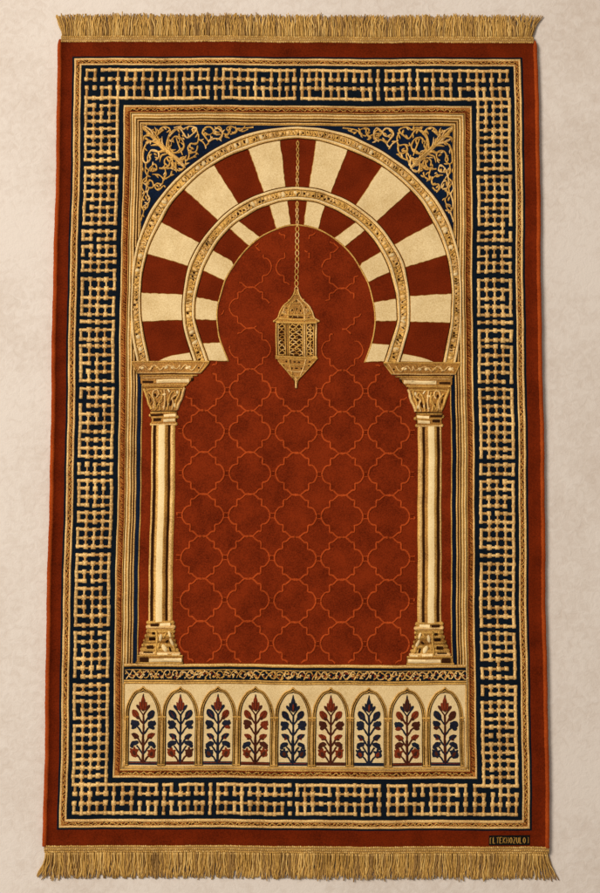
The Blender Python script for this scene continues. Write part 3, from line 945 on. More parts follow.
    for q, wd, m in (([(118, 290), (132, 330), (150, 380), (160, 420), (185, 470)], 2.4, 'gold'), ([(465, 290), (452, 330), (440, 385), (415, 430), (400, 480)], 2.4, 'lattice'),
                     ([(200, 470), (205, 410), (192, 350), (205, 310), (235, 308), (244, 345), (225, 372)], 1.5, 'lattice'), ([(165, 330), (190, 365), (215, 400), (218, 480)], 1.6, 'gold'),
                     ([(262, 480), (250, 420), (275, 370), (268, 310)], 1.6, 'gold'), ([(290, 480), (300, 400), (292, 300)], 1.8, 'lattice'), ([(280, 350), (305, 345)], 1.6, 'ivory'),
                     ([(322, 480), (330, 400), (350, 340), (378, 320), (392, 350), (370, 372)], 1.7, 'gold'), ([(360, 480), (372, 420), (360, 380), (400, 350)], 1.6, 'lattice'),
                     ([(400, 470), (392, 410), (420, 350), (425, 300)], 1.9, 'gold'), ([(140, 310), (180, 300), (230, 296), (300, 300), (380, 298), (450, 296)], 1.5, 'gold'),
                     ([(170, 440), (190, 400), (175, 360)], 1.2, 'oldgold'), ([(240, 330), (262, 350), (275, 400), (240, 430), (232, 470)], 1.2, 'gold'), ([(340, 330), (322, 300)], 1.4, 'ivory')):
        b.ribbon(smooth(T(zA(q)), 4), wd * 1.25, 1.4, Z0 + .8, m, .15)
    for q, rx, ry in (((385, 440), 2.4, 2.6), ((328, 430), 1.0, 3.0), ((290, 455), 1.3, 1.6), ((405, 330), 1.6, 2.2)):
        b.blob(*T(zA([q]))[0], rx, ry, 1.2, Z0 + .9, 'cream')
    b.build('capital', col)
    # neck rings
    b = MB()
    b.poly(T(zA([(165, 515), (190, 490), (395, 490), (412, 530), (398, 560), (398, 612), (172, 612), (180, 560)])), Z0 + .3, Z0 + 1.0, 'oldgold', .6, 'brown')
    for q, wd, m in (([(175, 500), (400, 500)], 1.5, 'gold'), ([(172, 522), (280, 520)], 2.6, 'brown'), ([(290, 530), (392, 524)], 3.0, 'ivory'), ([(200, 562), (262, 560)], 3.8, 'brown'),
                     ([(285, 572), (385, 566)], 3.4, 'cream'), ([(176, 604), (395, 604)], 1.9, 'lattice'), ([(186, 545), (275, 545), (395, 548)], 1.2, 'gold')):
        b.ribbon(T(subdiv(zA(q), 4)), wd, .9, Z0 + .95, m, .1)
    for q in ((172, 524), (406, 540), (180, 600), (396, 600)):
        b.blob(*T(zA([q]))[0], 1.6, 1.8, 1.2, Z0 + .6, 'gold')
    b.build('neck_ring', col)
    # base: stepped mouldings
    b = MB()
    b.poly(T(zB([(160, 360), (145, 395), (160, 430), (150, 440), (140, 490), (125, 530), (110, 545), (95, 620), (75, 650), (50, 722), (465, 722), (460, 650), (435, 640),
                 (430, 610), (410, 580), (400, 540), (380, 500), (385, 440), (385, 385), (365, 360)])), Z0 + .3, Z0 + .9, 'oldgold', .6, 'brown')
    for q, wd, m in (([(155, 372), (375, 368)], 1.6, 'gold'), ([(180, 392), (248, 392)], 3.0, 'brown'), ([(262, 392), (350, 384)], 3.6, 'ivory'), ([(150, 412), (385, 410)], 2.0, 'lattice'),
                     ([(150, 432), (380, 430)], 1.4, 'gold'), ([(195, 462), (218, 462)], 2.8, 'brown'), ([(170, 510), (222, 510)], 3.6, 'brown'), ([(150, 580), (205, 578)], 4.0, 'brown'),
                     ([(120, 626), (200, 626)], 1.4, 'brown'), ([(90, 690), (160, 690)], 4.8, 'brown'), ([(170, 694), (450, 690)], 3.4, 'cream'), ([(300, 686), (448, 682)], 2.2, 'ivory'),
                     ([(55, 716), (462, 716)], 1.6, 'gold'), ([(75, 655), (458, 652)], 1.6, 'gold'), ([(130, 536), (250, 534)], 1.5, 'gold'), ([(110, 600), (215, 602)], 1.3, 'gold'),
                     ([(145, 485), (235, 485)], 1.3, 'gold'), ([(232, 440), (238, 520), (225, 640)], 2.4, 'gold'), ([(240, 640), (330, 640)], 2.4, 'ivory'), ([(365, 645), (432, 640)], 2.2, 'cream')):
        b.ribbon(T(subdiv(zB(q), 4)), wd, .8, Z0 + 1.75, m, .1)
    for y_, xa, xb, m in ((372, 152, 376, 'gold'), (408, 148, 386, 'lattice'), (446, 152, 382, 'gold'), (486, 140, 380, 'gold'), (526, 126, 392, 'oldgold'), (566, 114, 402, 'gold'), (604, 100, 416, 'gold'), (636, 92, 430, 'lattice')):
        b.ribbon(T(subdiv(zB([(xa, y_), (xb, y_)]), 4)), 4.4, 1.5, Z0 + .5, m, .06)
        for xe in (xa + 2, xb - 2):
            b.blob(*T(zB([(xe, y_)]))[0], 1.6, 1.9, 1.5, Z0 + .5, m)
    for q, rx, ry, ro, m in (((268, 500), 1.8, 4.0, .1, 'cream'), ((345, 470), 1.4, 3.6, -.3, 'ivory'), ((305, 480), 1.3, 4.0, .5, 'gold'), ((300, 590), 2.4, 4.4, -.5, 'ivory'),
                             ((365, 540), 1.6, 4.4, -.5, 'cream'), ((385, 590), 1.9, 4.6, -.3, 'gold'), ((250, 575), 1.7, 4.0, .2, 'gold'), ((325, 530), 1.2, 2.2, .9, 'brown'), ((350, 600), 1.2, 2.6, -.4, 'brown')):
        b.blob(*T(zB([q]))[0], rx, ry, 1.1, Z0 + 1.7, m, ro * -sd)
    b.build('column_base', col)

# --- trellis: cusped quatrefoils in raised cord on the field
PX, PYY = 46.3, 21.25
def foil_edge():
    """one edge of a cell, from its left tip to its top"""
    return [(-20.7, 0.0), (-20.3, -2.8), (-18.4, -6.4), (-15.8, -8.6), (-12.9, -9.0), (-12.3, -10.4), (-12.4, -14.9), (-11.4, -16.0), (-9.2, -16.2),
            (-6.4, -18.8), (-3.8, -20.9), (0, -21.25)]
b = MB()
def inside(x, y):
    if y > YF - 1.5 or abs(x) > 152.5: return False
    py = y
    if y > DY(427): return abs(x) < (118.5 if y < DY(618) else (120 if y < DY(632) else 113.5 if y < DY(656) else 108)) or 147 < abs(x) < 152 and False
    if y > DY(388): return abs(x) < 116 - max(0, (DY(413) - y)) * .28
    if y > DY(375): return abs(x) < 98
    if y > DY(361.5): return abs(x) < 86
    # inside the arch opening
    xs = [abs(q[0]) for q in TH_ if abs(q[1] - y) < 3]
    return y > DY(227) and bool(xs) and abs(x) < min(xs) - 3
yc0 = DY(390.5)
for row in range(-10, 16, 2):
    for colm in range(-4, 5):
        cx = colm * PX + (PX / 2 if row % 2 else 0)
        cy = yc0 + row * PYY * .985
        for mx_ in (1, -1):
            for my_ in (1,):
                for e_ in (0, 1):
                    pts = smooth([(cx + mx_ * x, cy + (1 if e_ == 0 else -1) * y) for x, y in foil_edge()], 2)
                    pts = [(x + rnd.uniform(-.18, .18), y + rnd.uniform(-.18, .18)) for x, y in pts]
                    run = []
                    for p in pts + [None]:
                        lan = p is not None and abs(p[0]) < 25 and DY(292) < p[1] < DY(386) and abs(p[0]) < 24
                        if p is not None and inside(*p) and not (lan and abs(p[0]) < 21):
                            # the upper part of the field is worn: the cord breaks up there
                            worn = noise.noise(Vector((p[0] * .035, p[1] * .035, 3.1))) > .07 and p[1] < DY(345)
                            if not worn:
                                run.append(p)
                                continue
                        if len(run) > 2:
                            b.ribbon(run, 2.0 if run[0][1] > DY(350) else 1.6, .85, Z0 + .18, 'trellis', .18)
                        run = []
        # dark sunk squares at the crossings and in the notches
        for kx, ky, hx, hy in ((cx + PX / 2, cy, 1.9, 1.9), (cx - 9.9, cy - 12.4, 1.5, 1.6), (cx + 9.9, cy - 12.4, 1.5, 1.6), (cx - 9.9, cy + 12.4, 1.5, 1.6), (cx + 9.9, cy + 12.4, 1.5, 1.6)):
            if inside(kx + 2, ky) and inside(kx - 2, ky) and ky > DY(350) and not (abs(kx) < 25 and ky < DY(390)):
                b.poly([(kx - hx, ky - hy), (kx + hx, ky - hy), (kx + hx, ky + hy), (kx - hx, ky + hy)], Z0 + .1, Z0 + .24, 'rust' if hx > 1.7 else 'vred', .3)
                if hx > 1.7:
                    for sg in (-1, 1):
                        b.ribbon([(kx - 2.6, ky + sg * 2.6), (kx, ky + sg * 2.2), (kx + 2.6, ky + sg * 2.6)], 1.0, .7, Z0 + .18, 'trellis', .2)
b.build('trellis', field)

# --- hanging lantern motif
def zL(pts): return PL([(255 + x / 6.87, 270 + y / 6.87) for x, y in pts])
b = MB()
zl = Z0 + .3
b.poly(zL([(148, 365), (425, 365), (422, 470), (415, 592), (150, 592), (150, 470)]), zl, zl + .7, 'brown', .5)
for q, wd, m in (([(148, 362), (290, 366), (428, 360)], 2.6, 'gold'), ([(140, 596), (285, 602), (425, 596)], 2.4, 'gold'), ([(150, 368), (150, 592)], 1.9, 'gold'), ([(424, 366), (418, 592)], 1.9, 'lattice'),
                 ([(226, 368), (226, 596)], 2.0, 'oldgold'), ([(238, 372), (238, 590)], 1.6, 'gold'), ([(345, 368), (343, 596)], 1.9, 'lattice'), ([(332, 372), (331, 590)], 1.5, 'gold'),
                 ([(212, 372), (212, 590)], 1.3, 'gold'), ([(164, 375), (164, 590)], 1.2, 'lattice'), ([(358, 372), (357, 590)], 1.4, 'gold'), ([(384, 372), (382, 590)], 1.3, 'gold'), ([(408, 372), (404, 590)], 1.3, 'gold')):
    b.ribbon(subdiv(zL(q), 4), wd, 1.1, zl + .6, m, .12)
def filig(x0, x1, y0, y1, st):
    """pierced filigree: small curls filling a panel"""
    y = y0
    k = 0
    while y < y1:
        xm = (x0 + x1) / 2
        hw_ = (x1 - x0) / 2
        for sg in (-1, 1):
            q = [(xm, y), (xm + sg * hw_ * .7, y + st * .25), (xm + sg * hw_ * .9, y + st * .6), (xm + sg * hw_ * .2, y + st * .75), (xm, y + st)]
            b.ribbon(smooth(zL([(a + rnd.uniform(-4, 4), c + rnd.uniform(-4, 4)) for a, c in q]), 3), 1.35, 1.0, zl + .6, rnd.choice(('gold', 'gold', 'lattice', 'oldgold')), .2)
        y += st
        k += 1
filig(242, 287, 378, 588, 35)
filig(285, 330, 378, 588, 35)
filig(168, 210, 378, 588, 36)
filig(360, 406, 378, 588, 40)
for q in ((286, 402), (286, 465), (286, 540)):
    b.blob(*zL([q])[0], 2.0, 1.9, 1.1, zl + .7, 'gold')
    b.blob(*zL([q])[0], .9, .9, .5, zl + 1.6, 'brown')
lant = b.build('lantern', rug)
b = MB()    # domed cap
b.poly(zL([(278, 130), (300, 130), (308, 165), (330, 205), (370, 238), (398, 280), (412, 325), (446, 345), (440, 362), (140, 364), (132, 352), (160, 330), (180, 280), (210, 240), (240, 210), (262, 165)]),
       zl, zl + .8, 'oldgold', .7, 'brown')
for q, wd, m in (([(280, 135), (270, 170), (240, 215), (205, 245), (180, 285), (163, 330), (136, 352)], 1.6, 'gold'), ([(298, 135), (308, 170), (332, 208), (372, 242), (398, 285), (412, 328), (444, 348)], 1.6, 'lattice'),
                 ([(290, 200), (330, 240), (345, 300), (345, 350)], 1.5, 'lattice'), ([(286, 205), (246, 245), (234, 300), (230, 350)], 1.5, 'gold'), ([(165, 335), (285, 345), (412, 332)], 2.0, 'gold'),
                 ([(180, 300), (230, 312), (290, 310), (340, 308), (398, 300)], 1.3, 'gold'), ([(240, 225), (290, 232), (335, 222)], 1.2, 'gold'), ([(268, 170), (306, 170)], 1.4, 'gold'),
                 ([(210, 258), (195, 300)], 1.1, 'lattice'), ([(375, 260), (385, 300)], 1.1, 'gold')):
    b.ribbon(smooth(zL(q), 4), wd, 1.1, zl + .6, m, .15)
b.ribbon(subdiv(zL([(240, 326), (335, 326)]), 4), 2.0, .3, zl + .8, 'brown', .2)
for q, rx, ry in (((290, 268), 1.3, 1.6), ((262, 280), .8, 1.5), ((318, 280), .8, 1.5), ((205, 285), .9, 1.3), ((222, 265), .8, 1.2), ((370, 280), .9, 1.4), ((385, 305), .8, 1.2), ((290, 215), .7, 1.6), ((355, 255), .7, 1.2),
                  ((190, 315), 1.2, .8), ((375, 330), 1.2, .8)):
    b.blob(*zL([q])[0], rx, ry, .3, zl + .75, 'brown')
for q in ((136, 354), (442, 350), (240, 212), (338, 205)):
    b.blob(*zL([q])[0], 1.3, 1.3, 1.3, zl + .3, 'gold')
for k in range(40):
    x, y = rnd.uniform(185, 395), rnd.uniform(245, 320)
    b.ribbon(smooth(zL([(x, y), (x + rnd.uniform(-14, 14), y + 8), (x + rnd.uniform(-10, 10), y + 18)]), 2), .8, .8, zl + .7, rnd.choice(('gold', 'lattice')), .2)
b.build('lantern_cap', lant)
b = MB()    # tapering foot and finial
b.poly(zL([(140, 598), (430, 596), (432, 612), (405, 640), (372, 670), (345, 700), (320, 735), (300, 760), (290, 810), (274, 812), (268, 765), (245, 730), (210, 695), (180, 655), (150, 620), (134, 606)]), zl, zl + .8, 'oldgold', .6, 'brown')
for q, wd, m in (([(140, 608), (285, 616), (430, 606)], 1.8, 'gold'), ([(170, 645), (285, 655), (395, 645)], 1.5, 'gold'), ([(215, 690), (285, 700), (350, 690)], 1.5, 'lattice'), ([(245, 725), (285, 735), (322, 725)], 1.5, 'gold'),
                 ([(232, 610), (240, 660), (258, 720)], 1.4, 'gold'), ([(348, 608), (338, 660), (312, 725)], 1.7, 'lattice'), ([(282, 735), (282, 812)], 2.2, 'lattice'), ([(160, 625), (215, 690), (262, 745)], 1.4, 'gold'),
                 ([(410, 625), (350, 695), (302, 745)], 1.4, 'gold'), ([(266, 755), (300, 755)], 1.6, 'gold')):
    b.ribbon(smooth(zL(q), 4), wd, 1.1, zl + .6, m, .15)
for q, rx, ry in (((240, 632), .8, 2.2), ((272, 633), 1.6, .9), ((302, 633), 1.6, .9), ((215, 632), 1.0, 1.2), ((375, 630), 1.2, 1.1), ((285, 676), 2.0, .9), ((255, 676), .8, 1.2), ((320, 676), .9, 1.2), ((195, 660), 1.0, .8), ((370, 655), 1.0, .8)):
    b.blob(*zL([q])[0], rx, ry, .3, zl + .78, 'brown')
b.build('lantern_foot', lant)
b = MB()    # chain
y = 141.5
while y < 289:
    cx, cy = P(297.2, y)[0] * .6, DY(y)
    if not 186 < y < 201.5:
        big = y > 226
        zz = Z0 + .55 if y < 226 else Z0 + .2
        wd_ = 1.75 if big else 1.35
        ring = [(cx + wd_ * math.sin(t) * (1 if big else (1 - .5 * math.cos(t)) * .8), cy + 3.0 * math.cos(t) + 3) for t in (2 * math.pi * i / 10 for i in range(10))]
        b.ribbon(ring, 1.15, .9, zz, rnd.choice(('gold', 'lattice')), .12, closed=True)
        b.blob(cx, cy + .1, 1.0, 1.2, 1.1, zz, 'gold')
    y += 6.05
b.build('lantern_chain', lant)

# --- frieze under the niche
b = MB()
def frz(y0, y1, prof, mats):
    A = subdiv([(-168, DY(y0)), (168, DY(y0))], 6)
    B = subdiv([(-168, DY(y1)), (168, DY(y1))], 6)
    b.strip(A, B, prof, mats)
zf = Z0 + .45
frz(664.2, 667.6, [(0, Z0), (.15, zf + .7), (.5, zf + 1.0), (.85, zf + .7), (1, zf)], ['gold', 'lattice', 'gold', 'oldgold'])
frz(667.6, 680.6, [(0, zf + .2), (1, zf + .2)], ['navy'])
frz(680.4, 684.6, [(0, zf), (.1, zf + .7), (.35, zf + .9), (.5, zf + .3), (.6, zf + .7), (.85, zf + .8), (1, zf + .2)], ['gold', 'gold', 'brown', 'gold', 'gold', 'oldgold'])
frieze = b.build('frieze', rug)
b = MB()
ym = DY(675.2)
x = -166
k = 0
while x < 165:
    s1 = 1 if k % 2 else -1
    for s2 in (1, -1):
        if s2 == -1 and rnd.random() < .55:
            for z_ in range(3):
                lx_, ly_ = x + rnd.uniform(0, 7), ym + rnd.uniform(-2.8, 2.8)
                a_ = rnd.uniform(0, 6.28)
                b.blade([(lx_, ly_), (lx_ + 1.6 * math.cos(a_), ly_ + 1.6 * math.sin(a_)), (lx_ + 3 * math.cos(a_ + .5), ly_ + 2.6 * math.sin(a_ + .5))], 1.7, .9, zf + .3, rnd.choice(('gold', 'lattice', 'lattice')), 3)
            continue
        q = [(x, ym + s2 * 3.6), (x + 2.4, ym + s2 * 1.2), (x + 4.6, ym - s2 * 2.6), (x + 7.2, ym - s2 * 3.8), (x + 9.4, ym - s2 * 1.4)]
        b.ribbon(smooth([(a + rnd.uniform(-.9, .9), c + rnd.uniform(-.8, .8)) for a, c in q], 3), 1.15, .8, zf + .3, rnd.choice(('lattice', 'gold')), .15)
    b.blob(x + 4.6, ym + rnd.uniform(-.5, .5), 1.0, 1.0, .8, zf + .3, rnd.choice(('lattice', 'cream')))
    b.blob(x + 1.2, ym + rnd.uniform(-2, 2), 1.3, 1.5, .7, zf + .3, rnd.choice(('leafred', 'leafred', 'blue', 'amber')))
    b.blob(x + 6.0, ym + rnd.uniform(-3, 3), 1.0, 1.2, .6, zf + .3, rnd.choice(('leafred', 'amber', 'russet')))
    b.blob(x + 8.2, ym + s1 * 2.6, .9, .7, .8, zf + .3, 'gold')
    for z_ in range(2): b.blob(x + rnd.uniform(0, 7), ym + rnd.uniform(-3.4, 3.4), rnd.uniform(.8, 1.5), rnd.uniform(.6, 1.1), .9, zf + .3, rnd.choice(('gold', 'lattice', 'gold')), rnd.uniform(-1, 1))
    x += rnd.uniform(6.0, 8.2)
    k += 1
b.ribbon(subdiv([(-167, DY(670.4)), (167, DY(670.4))], 5), .8, .6, zf + .2, 'gold', .2)
b.build('scrollwork', frieze)

# --- arcade of nine pointed arches with flowering plants
b = MB()
A = subdiv([(-168, DY(684.4)), (168, DY(684.4))], 6)
B = subdiv([(-168, DY(767.4)), (168, DY(767.4))], 6)
b.strip(A, B, [(0, Z0 + .4)] + [(i / 10, Z0 + .55) for i in range(1, 10)] + [(1, Z0 + .4)], ['cream'] * 10)
b.ribbon(subdiv([(-168, DY(684)), (-168, DY(767))], 5), 1.5, 1.0, Z0 + .5, 'gold', .1)
b.ribbon(subdiv([(168, DY(684)), (168, DY(767))], 5), 1.5, 1.0, Z0 + .5, 'gold', .1)
b.ribbon(subdiv([(-169, DY(767.6)), (169, DY(767.6))], 5), 2.4, 1.1, Z0 + .4, 'gold', .1)
arc = b.build('arcade_panel', rug)
div = [124.6, 161.5, 198.9, 236.5, 274, 311.6, 349.6, 387.8, 426, 463.6]
n_, r_, br = 'leafnavy', 'leafred', 'leafbrown'
plants = [  # bud, then the five pairs from the top (left, right)
    (r_, (r_, n_), (n_, n_), (br, r_), (n_, n_), (r_, r_)),
    (r_, (n_, n_), (n_, n_), (n_, n_), (n_, n_), (r_, br)),
    (r_, (n_, r_), (n_, n_), (n_, n_), (n_, n_), (n_, r_)),
    (r_, (r_, r_), (br, r_), (r_, r_), (n_, br), (r_, r_)),
    (n_, (n_, n_), (n_, n_), (n_, n_), (n_, n_), (n_, n_)),
    (r_, (r_, r_), (br, br), (r_, r_), (br, br), (r_, r_)),
    (n_, (n_, n_), (n_, n_), (n_, n_), (n_, n_), (n_, n_)),
    (br, (r_, r_), (n_, br), (r_, r_), (br, n_), (r_, r_)),
    (r_, (n_, br), (n_, n_), (n_, n_), (n_, n_), (n_, n_))]
for i in range(9):
    x0, x1 = DX(div[i], 725), DX(div[i + 1], 725)
    cx, hw = (x0 + x1) / 2, (x1 - x0) / 2
    ya, ys, yb = DY(685.6), DY(717.5), DY(766)
    za = Z0 + .5
    # frame: two gold cords rising to a point, on slim shafts with knob capitals
    b = MB()
    for sg in (-1, 1):
        for off, wd, m in ((1.0, 1.6, 'gold'), (2.05, .9, 'brown'), (2.9, 1.2, 'gold'), (3.75, .9, 'brown')):
            q = [(cx + sg * (hw - off), yb), (cx + sg * (hw - off), ys + 4), (cx + sg * (hw - off - .2), ys - 5), (cx + sg * (hw * .86 - off), ys - 14),
                 (cx + sg * (hw * .52 - off * .8), ys - 24 + off * .4), (cx + sg * max(0, hw * .16 - off * .5), ya + 3.2 + off * .9), (cx, ya + off * 1.5)]
            b.ribbon(subdiv(q[:2], 5)[:-1] + smooth(q[1:], 4), wd, 1.15, za, m, .1)
        b.ribbon(subdiv([(cx + sg * (hw - .05), yb), (cx + sg * (hw - .05), ys + 3)], 5), 1.4, 1.1 + .08 * sg, za, 'lattice', .1)
        b.ribbon(subdiv([(cx + sg * (hw - .95), yb), (cx + sg * (hw - .95), ys + 3)], 5), .5, 1.3, za, 'brown', .1)
        b.ribbon([(cx + sg * (hw + .1), ys), (cx + sg * (hw - 3.8), ys)], 2.2, 1.6, za, 'gold', .1)
        b.ribbon([(cx + sg * (hw + .1), ys + 2.6), (cx + sg * (hw - 3.4), ys + 2.6)], 1.1, 1.4, za, 'oldgold', .1)
        b.ribbon([(cx + sg * (hw + .1), yb - 1), (cx + sg * (hw - 3.6), yb - 1)], 1.6, 1.3, za, 'gold', .1)
    b.build('arch_frame', arc)
    # plant
    bud, *prs = plants[i]
    b = MB()
    zp = Z0 + .6
    b.poly([(cx - hw + 4.4, DY(762)), (cx + hw - 4.4, DY(762)), (cx + hw - 4.4, DY(765.4)), (cx - hw + 4.4, DY(765.4))], zp - .1, zp + .45, n_ if i % 2 == 0 or i == 2 else br, .4)
    if rnd.random() < .7:
        b.ribbon(subdiv([(cx - hw + 5, DY(763.2)), (cx + hw - 5, DY(763.2))], 4), .8, .3, zp + .3, 'leafred', .3)
    wob = [rnd.uniform(-.3, .3) for _ in range(8)]
    stem = smooth([(cx + wob[k], DY(762.5 - k * 8)) for k in range(7)], 3)
    sm = n_ if bud == n_ or i in (1, 2) else br
    b.ribbon(stem, 2.2, .7, zp, sm, .15)
    b.ribbon([(cx, DY(764)), (cx, DY(752)), (cx, DY(740))], 3.0, .6, zp, sm, .1)
    yt = DY(704.5)
    bs = br if bud == r_ and i not in (1, 2) else n_
    for sg in (-1, 1):
        b.leaf(cx + sg * 4.6, yt + 3.4, 1.6, 3.2, sg * .65, zp, .6, bs)
        b.ribbon(smooth([(cx, yt + 11), (cx + sg * 1.6, yt + 8.5), (cx + sg * 4.2, yt + 5.0)], 3), 1.6, .6, zp, bs, .15)
        b.leaf(cx + sg * 1.9, yt + 2.6, 1.8, 4.4, sg * .32, zp, .7, bud, .5)
    b.leaf(cx, yt - .5, 2.4, 6.4, 0, zp + .1, .85, bud, .75)
    b.leaf(cx, yt - 6.4, .9, 3.0, 0, zp + .1, .8, bs, .8)
    for sg in (-1, 1):
        b.ribbon([(cx + sg * .3, yt + 7), (cx + sg * 1.3, yt + 1.5), (cx + sg * 1.0, yt - 3)], .6, .25, zp + .95, bs, .2)
    if bud == n_: b.leaf(cx + .3, yt + 2.6, 1.3, 3.6, 0, zp + .4, .75, 'leafred', .5)
    for k, pr in enumerate(prs):
        y = DY((714.7, 725.3, 736.4, 744.8, 753.6)[k])
        off = (7.6, 8.3, 7.5, 8.0, 8.6)[k]
        for sg, m in zip((-1, 1), pr):
            lx, ly = cx + sg * (off + rnd.uniform(-.4, .4)), y + rnd.uniform(-.4, .4)
            st_m = n_ if m == n_ else br
            b.ribbon(smooth([(cx, y + 9.5), (cx + sg * 2.2, y + 7.0), (cx + sg * 4.0, y + 4.0), (lx - sg * 2.0, ly + 1.6)], 3), 1.9, .7, zp, st_m, .18)
            h_ = rnd.uniform(.88, 1.0)
            other = rnd.choice((r_, br)) if m == n_ else st_m
            if k == 0:             # upright oval bud
                b.leaf(lx, ly, 3.5 * h_, 5.0 * h_, sg * .6, zp, .7, m, .15, .06)
                b.leaf(lx - sg * 2.2, ly + 3.4, 1.8, 2.2, sg * .6, zp + .05, .75, st_m, 0, .1, 9)
            elif k == 1:           # lobed leaf with a turned-down lip
                b.leaf(lx, ly - 1.2, 4.6 * h_, 3.4 * h_, sg * -.25, zp, .7, m, 0, .16)
                b.leaf(lx + sg * .6, ly + 2.2, 3.2 * h_, 2.2, sg * .35, zp + .05, .65, rnd.choice((m, other, m)), 0, .2, 11)
                b.leaf(lx + sg * 2.6, ly - 3.4, 1.1, 1.2, 0, zp, .6, m, 0, .2, 8)
            elif k == 2:           # small pointed leaf
                b.leaf(lx, ly, 2.6 * h_, 4.2 * h_, sg * 1.15, zp, .65, m, .55, .08)
                b.leaf(lx - sg * .4, ly + 2.2, 2.0, 1.2, sg * .3, zp + .05, .6, other, 0, .2, 8)
            elif k == 3:           # drooping leaf
                b.leaf(lx, ly - .6, 4.4 * h_, 2.7 * h_, sg * .3, zp, .65, m, 0, .14)
                b.leaf(lx + sg * 2.4, ly + 1.8, 1.9, 2.5, sg * -.3, zp + .05, .6, m, 0, .18, 10)
            else:                  # five-pointed flower
                b.leaf(lx, ly, 4.1 * h_, 4.4 * h_, sg * .3, zp, .7, m, .1, .2, 12)
                for a_ in (-1.0, -.1, .8):
                    b.leaf(lx + sg * math.sin(a_) * 3.4, ly - math.cos(a_) * 3.8, 1.3, 1.9, sg * a_, zp, .65, m, .6, .1, 9)
                b.leaf(lx - sg * .3, ly + .2, 1.8, 2.6, sg * .5, zp + .45, .45, other, .3, .2, 9)
            if k in (0, 2):
                b.ribbon([(lx - sg * 1.8, ly + 2.6), (lx + sg * .2, ly - .2), (lx + sg * 1.4, ly - 2.6)], .5, .25, zp + .72, other, .2)
    b.build('flowering_plant', arc)

# --- woven label in the corner
b = MB()
lx0, ly0 = P(489.2, 834.6)
lx1, ly1 = P(530.4, 844.6)
b.poly([(lx0, ly0), (lx1, ly0), (lx1, ly1), (lx0, ly1)], Z0 + .05, Z0 + .55, 'black', .25)
for q in ([(lx0 + 2.3, ly0 + 2.0), (lx0 + 1.3, ly0 + 2.2), (lx0 + 1.3, ly1 - 1.8), (lx0 + 2.2, ly1 - 1.6)], [(lx1 - 2.4, ly0 + 1.8), (lx1 - 1.6, ly0 + 2), (lx1 - 1.6, ly1 - 2.2), (lx1 - 2.4, ly1 - 2)]):
    b.ribbon(q, .6, .25, Z0 + .55, 'thread', .1)
lab = b.build('label_patch', rug)
GL = {'L': [[(0, 0), (0, 1), (.8, 1)], [(-.15, 0), (.25, 0)]], 'T': [[(0, .1), (.9, 0)], [(.5, 0), (.45, 1)]], 'E': [[(.8, 0), (0, 0), (0, 1), (.85, 1)], [(0, .5), (.6, .5)]], 'K': [[(0, 0), (0, 1)], [(.8, 0), (.05, .5), (.85, 1)]],
      'I': [[(.3, 0), (.3, 1)]], 'O': [[(.45, 0), (.05, .3), (.05, .7), (.45, 1), (.85, .7), (.85, .3), (.45, 0)]], 'C': [[(.85, .15), (.45, 0), (.05, .3), (.05, .7), (.45, 1), (.85, .85)]],
      'U': [[(0, 0), (.05, .75), (.4, 1), (.8, .75), (.85, 0)]], 'Z': [[(0, 0), (.85, 0), (.05, 1), (.9, 1)]], 'H': [[(0, 0), (0, 1)], [(.85, 0), (.85, 1)], [(0, .5), (.85, .5)]], 'A': [[(0, 1), (.45, 0), (.9, 1)], [(.2, .65), (.7, .65)]]}
b = MB()
word = 'LTEKHOZULO'
cwid = (lx1 - lx0 - 7.5) / len(word)
for k, ch in enumerate(word):
    for stq in GL[ch]:
        b.ribbon([(lx0 + 4.2 + k * cwid + u * cwid * .74, ly0 + 2.0 + v * (ly1 - ly0 - 4.0)) for u, v in stq], 1.0, .3, Z0 + .55, 'thread', .1)
b.build('lettering', lab)

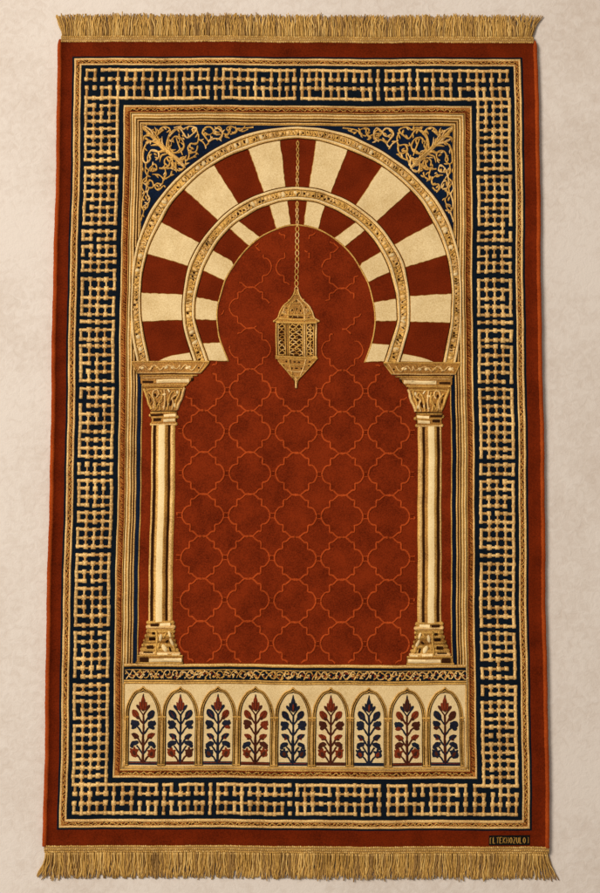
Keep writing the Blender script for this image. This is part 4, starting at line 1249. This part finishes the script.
# --- fringes: woven heading tape with knotted cotton strands
def fringe(yh0, yh1, ye, xl, xr, xle, xre, down):
    """yh0..yh1 heading band, ye strand ends (photo rows); xl/xr band ends, xle/xre spread of the strand tips"""
    Y0, Y1, YE = DY(yh0), DY(yh1), DY(ye)
    XL, XR = DX(xl, yh0), DX(xr, yh0)
    EL, ER = DX(xle, ye), DX(xre, ye)
    b = MB()
    d = 1 if Y1 > Y0 else -1
    A = subdiv([(XL, Y0), (XR, Y0)], 4)
    B = subdiv([(XL, Y1), (XR, Y1)], 4)
    b.strip(A, B, [(0, .6), (.02, 4.6), (.25, 5.2), (.6, 4.6), (.97, 3.4), (1, .4)], ['fringedark'] * 5)
    for t, hh, r in ((.16, 5.3, 1.25), (.5, 4.9, 1.2), (.82, 4.2, 1.35)):
        x = XL + 1
        k = 0
        while x < XR - .6:
            a = (.55 if t < .3 or t > .7 else -.55) + rnd.uniform(-.25, .25)
            b.blob(x, Y0 + (Y1 - Y0) * t + rnd.uniform(-.25, .25), 1.35, r * .72, .9, hh - .35, rnd.choice(('fringe', 'fringe', 'fringelight')), a, 6, .15)
            x += rnd.uniform(1.75, 2.2)
            k += 1
    part = b.build('fringe', rug, wz=False)
    b = MB()
    n = 330
    for layer in range(3):
        cl = 0.0
        for i in range(n):
            u = (i + rnd.uniform(-.35, .35) + layer * .37) / n
            u = min(1, max(0, u))
            if i % rnd.choice((3, 4, 5)) == 0:
                cl = rnd.uniform(-1.8, 1.8)
            x0 = XL + 1 + (XR - XL - 2) * u
            spread = EL + (ER - EL) * u
            e = max(0, (abs(u - .5) * 2 - .94) / .06)
            x1 = x0 + cl + rnd.uniform(-1.3, 1.3) + (spread - x0) * e
            ln = rnd.uniform(.86, 1.03) if rnd.random() > .14 else rnd.uniform(.68, 1.1)
            ph, am = rnd.uniform(0, 6.28), rnd.uniform(.35, 1.25)
            zt = 3.2 - layer * .9 + rnd.uniform(-.4, .5)
            fq = rnd.uniform(4, 11)
            pts = []
            for s in range(11):
                t = s / 10
                x = x0 + (x1 - x0) * (t ** 1.4) + am * math.sin(ph + t * fq) * min(1, t * 1.6)
                y = Y1 - d * .6 + (YE - Y1) * t * ln
                z = zt * (1 - t) + 1.1 * t + (.5 * math.sin(ph * 2 + t * 6) * t if layer == 0 else 0) + max(0, 1 - layer) * .5
                pts.append((x, y, max(.75, z)))
            b.tube(pts, rnd.uniform(.55, .85), rnd.choice(('fringe', 'fringe', 'fringelight', 'fringedark')) if layer == 0 else rnd.choice(('fringedark', 'fringe')), 5, .75)
            if layer == 0 and down and i % 2 == 0:     # knot at the head of the strand
                b.blob(x0, Y1 + d * .6, 1.0, 1.4, 1.1, zt, 'fringelight', 0, 6)
    st = b.build('fringe_strand', part, up=False, wz=False)
    st['kind'] = 'stuff'
    return part
fringe(43.0, 35.2, 12.4, 61.2, 534.6, 55.6, 542.6, False)
fringe(845.4, 854.0, 880.6, 44.2, 549.8, 37.4, 558.4, True)
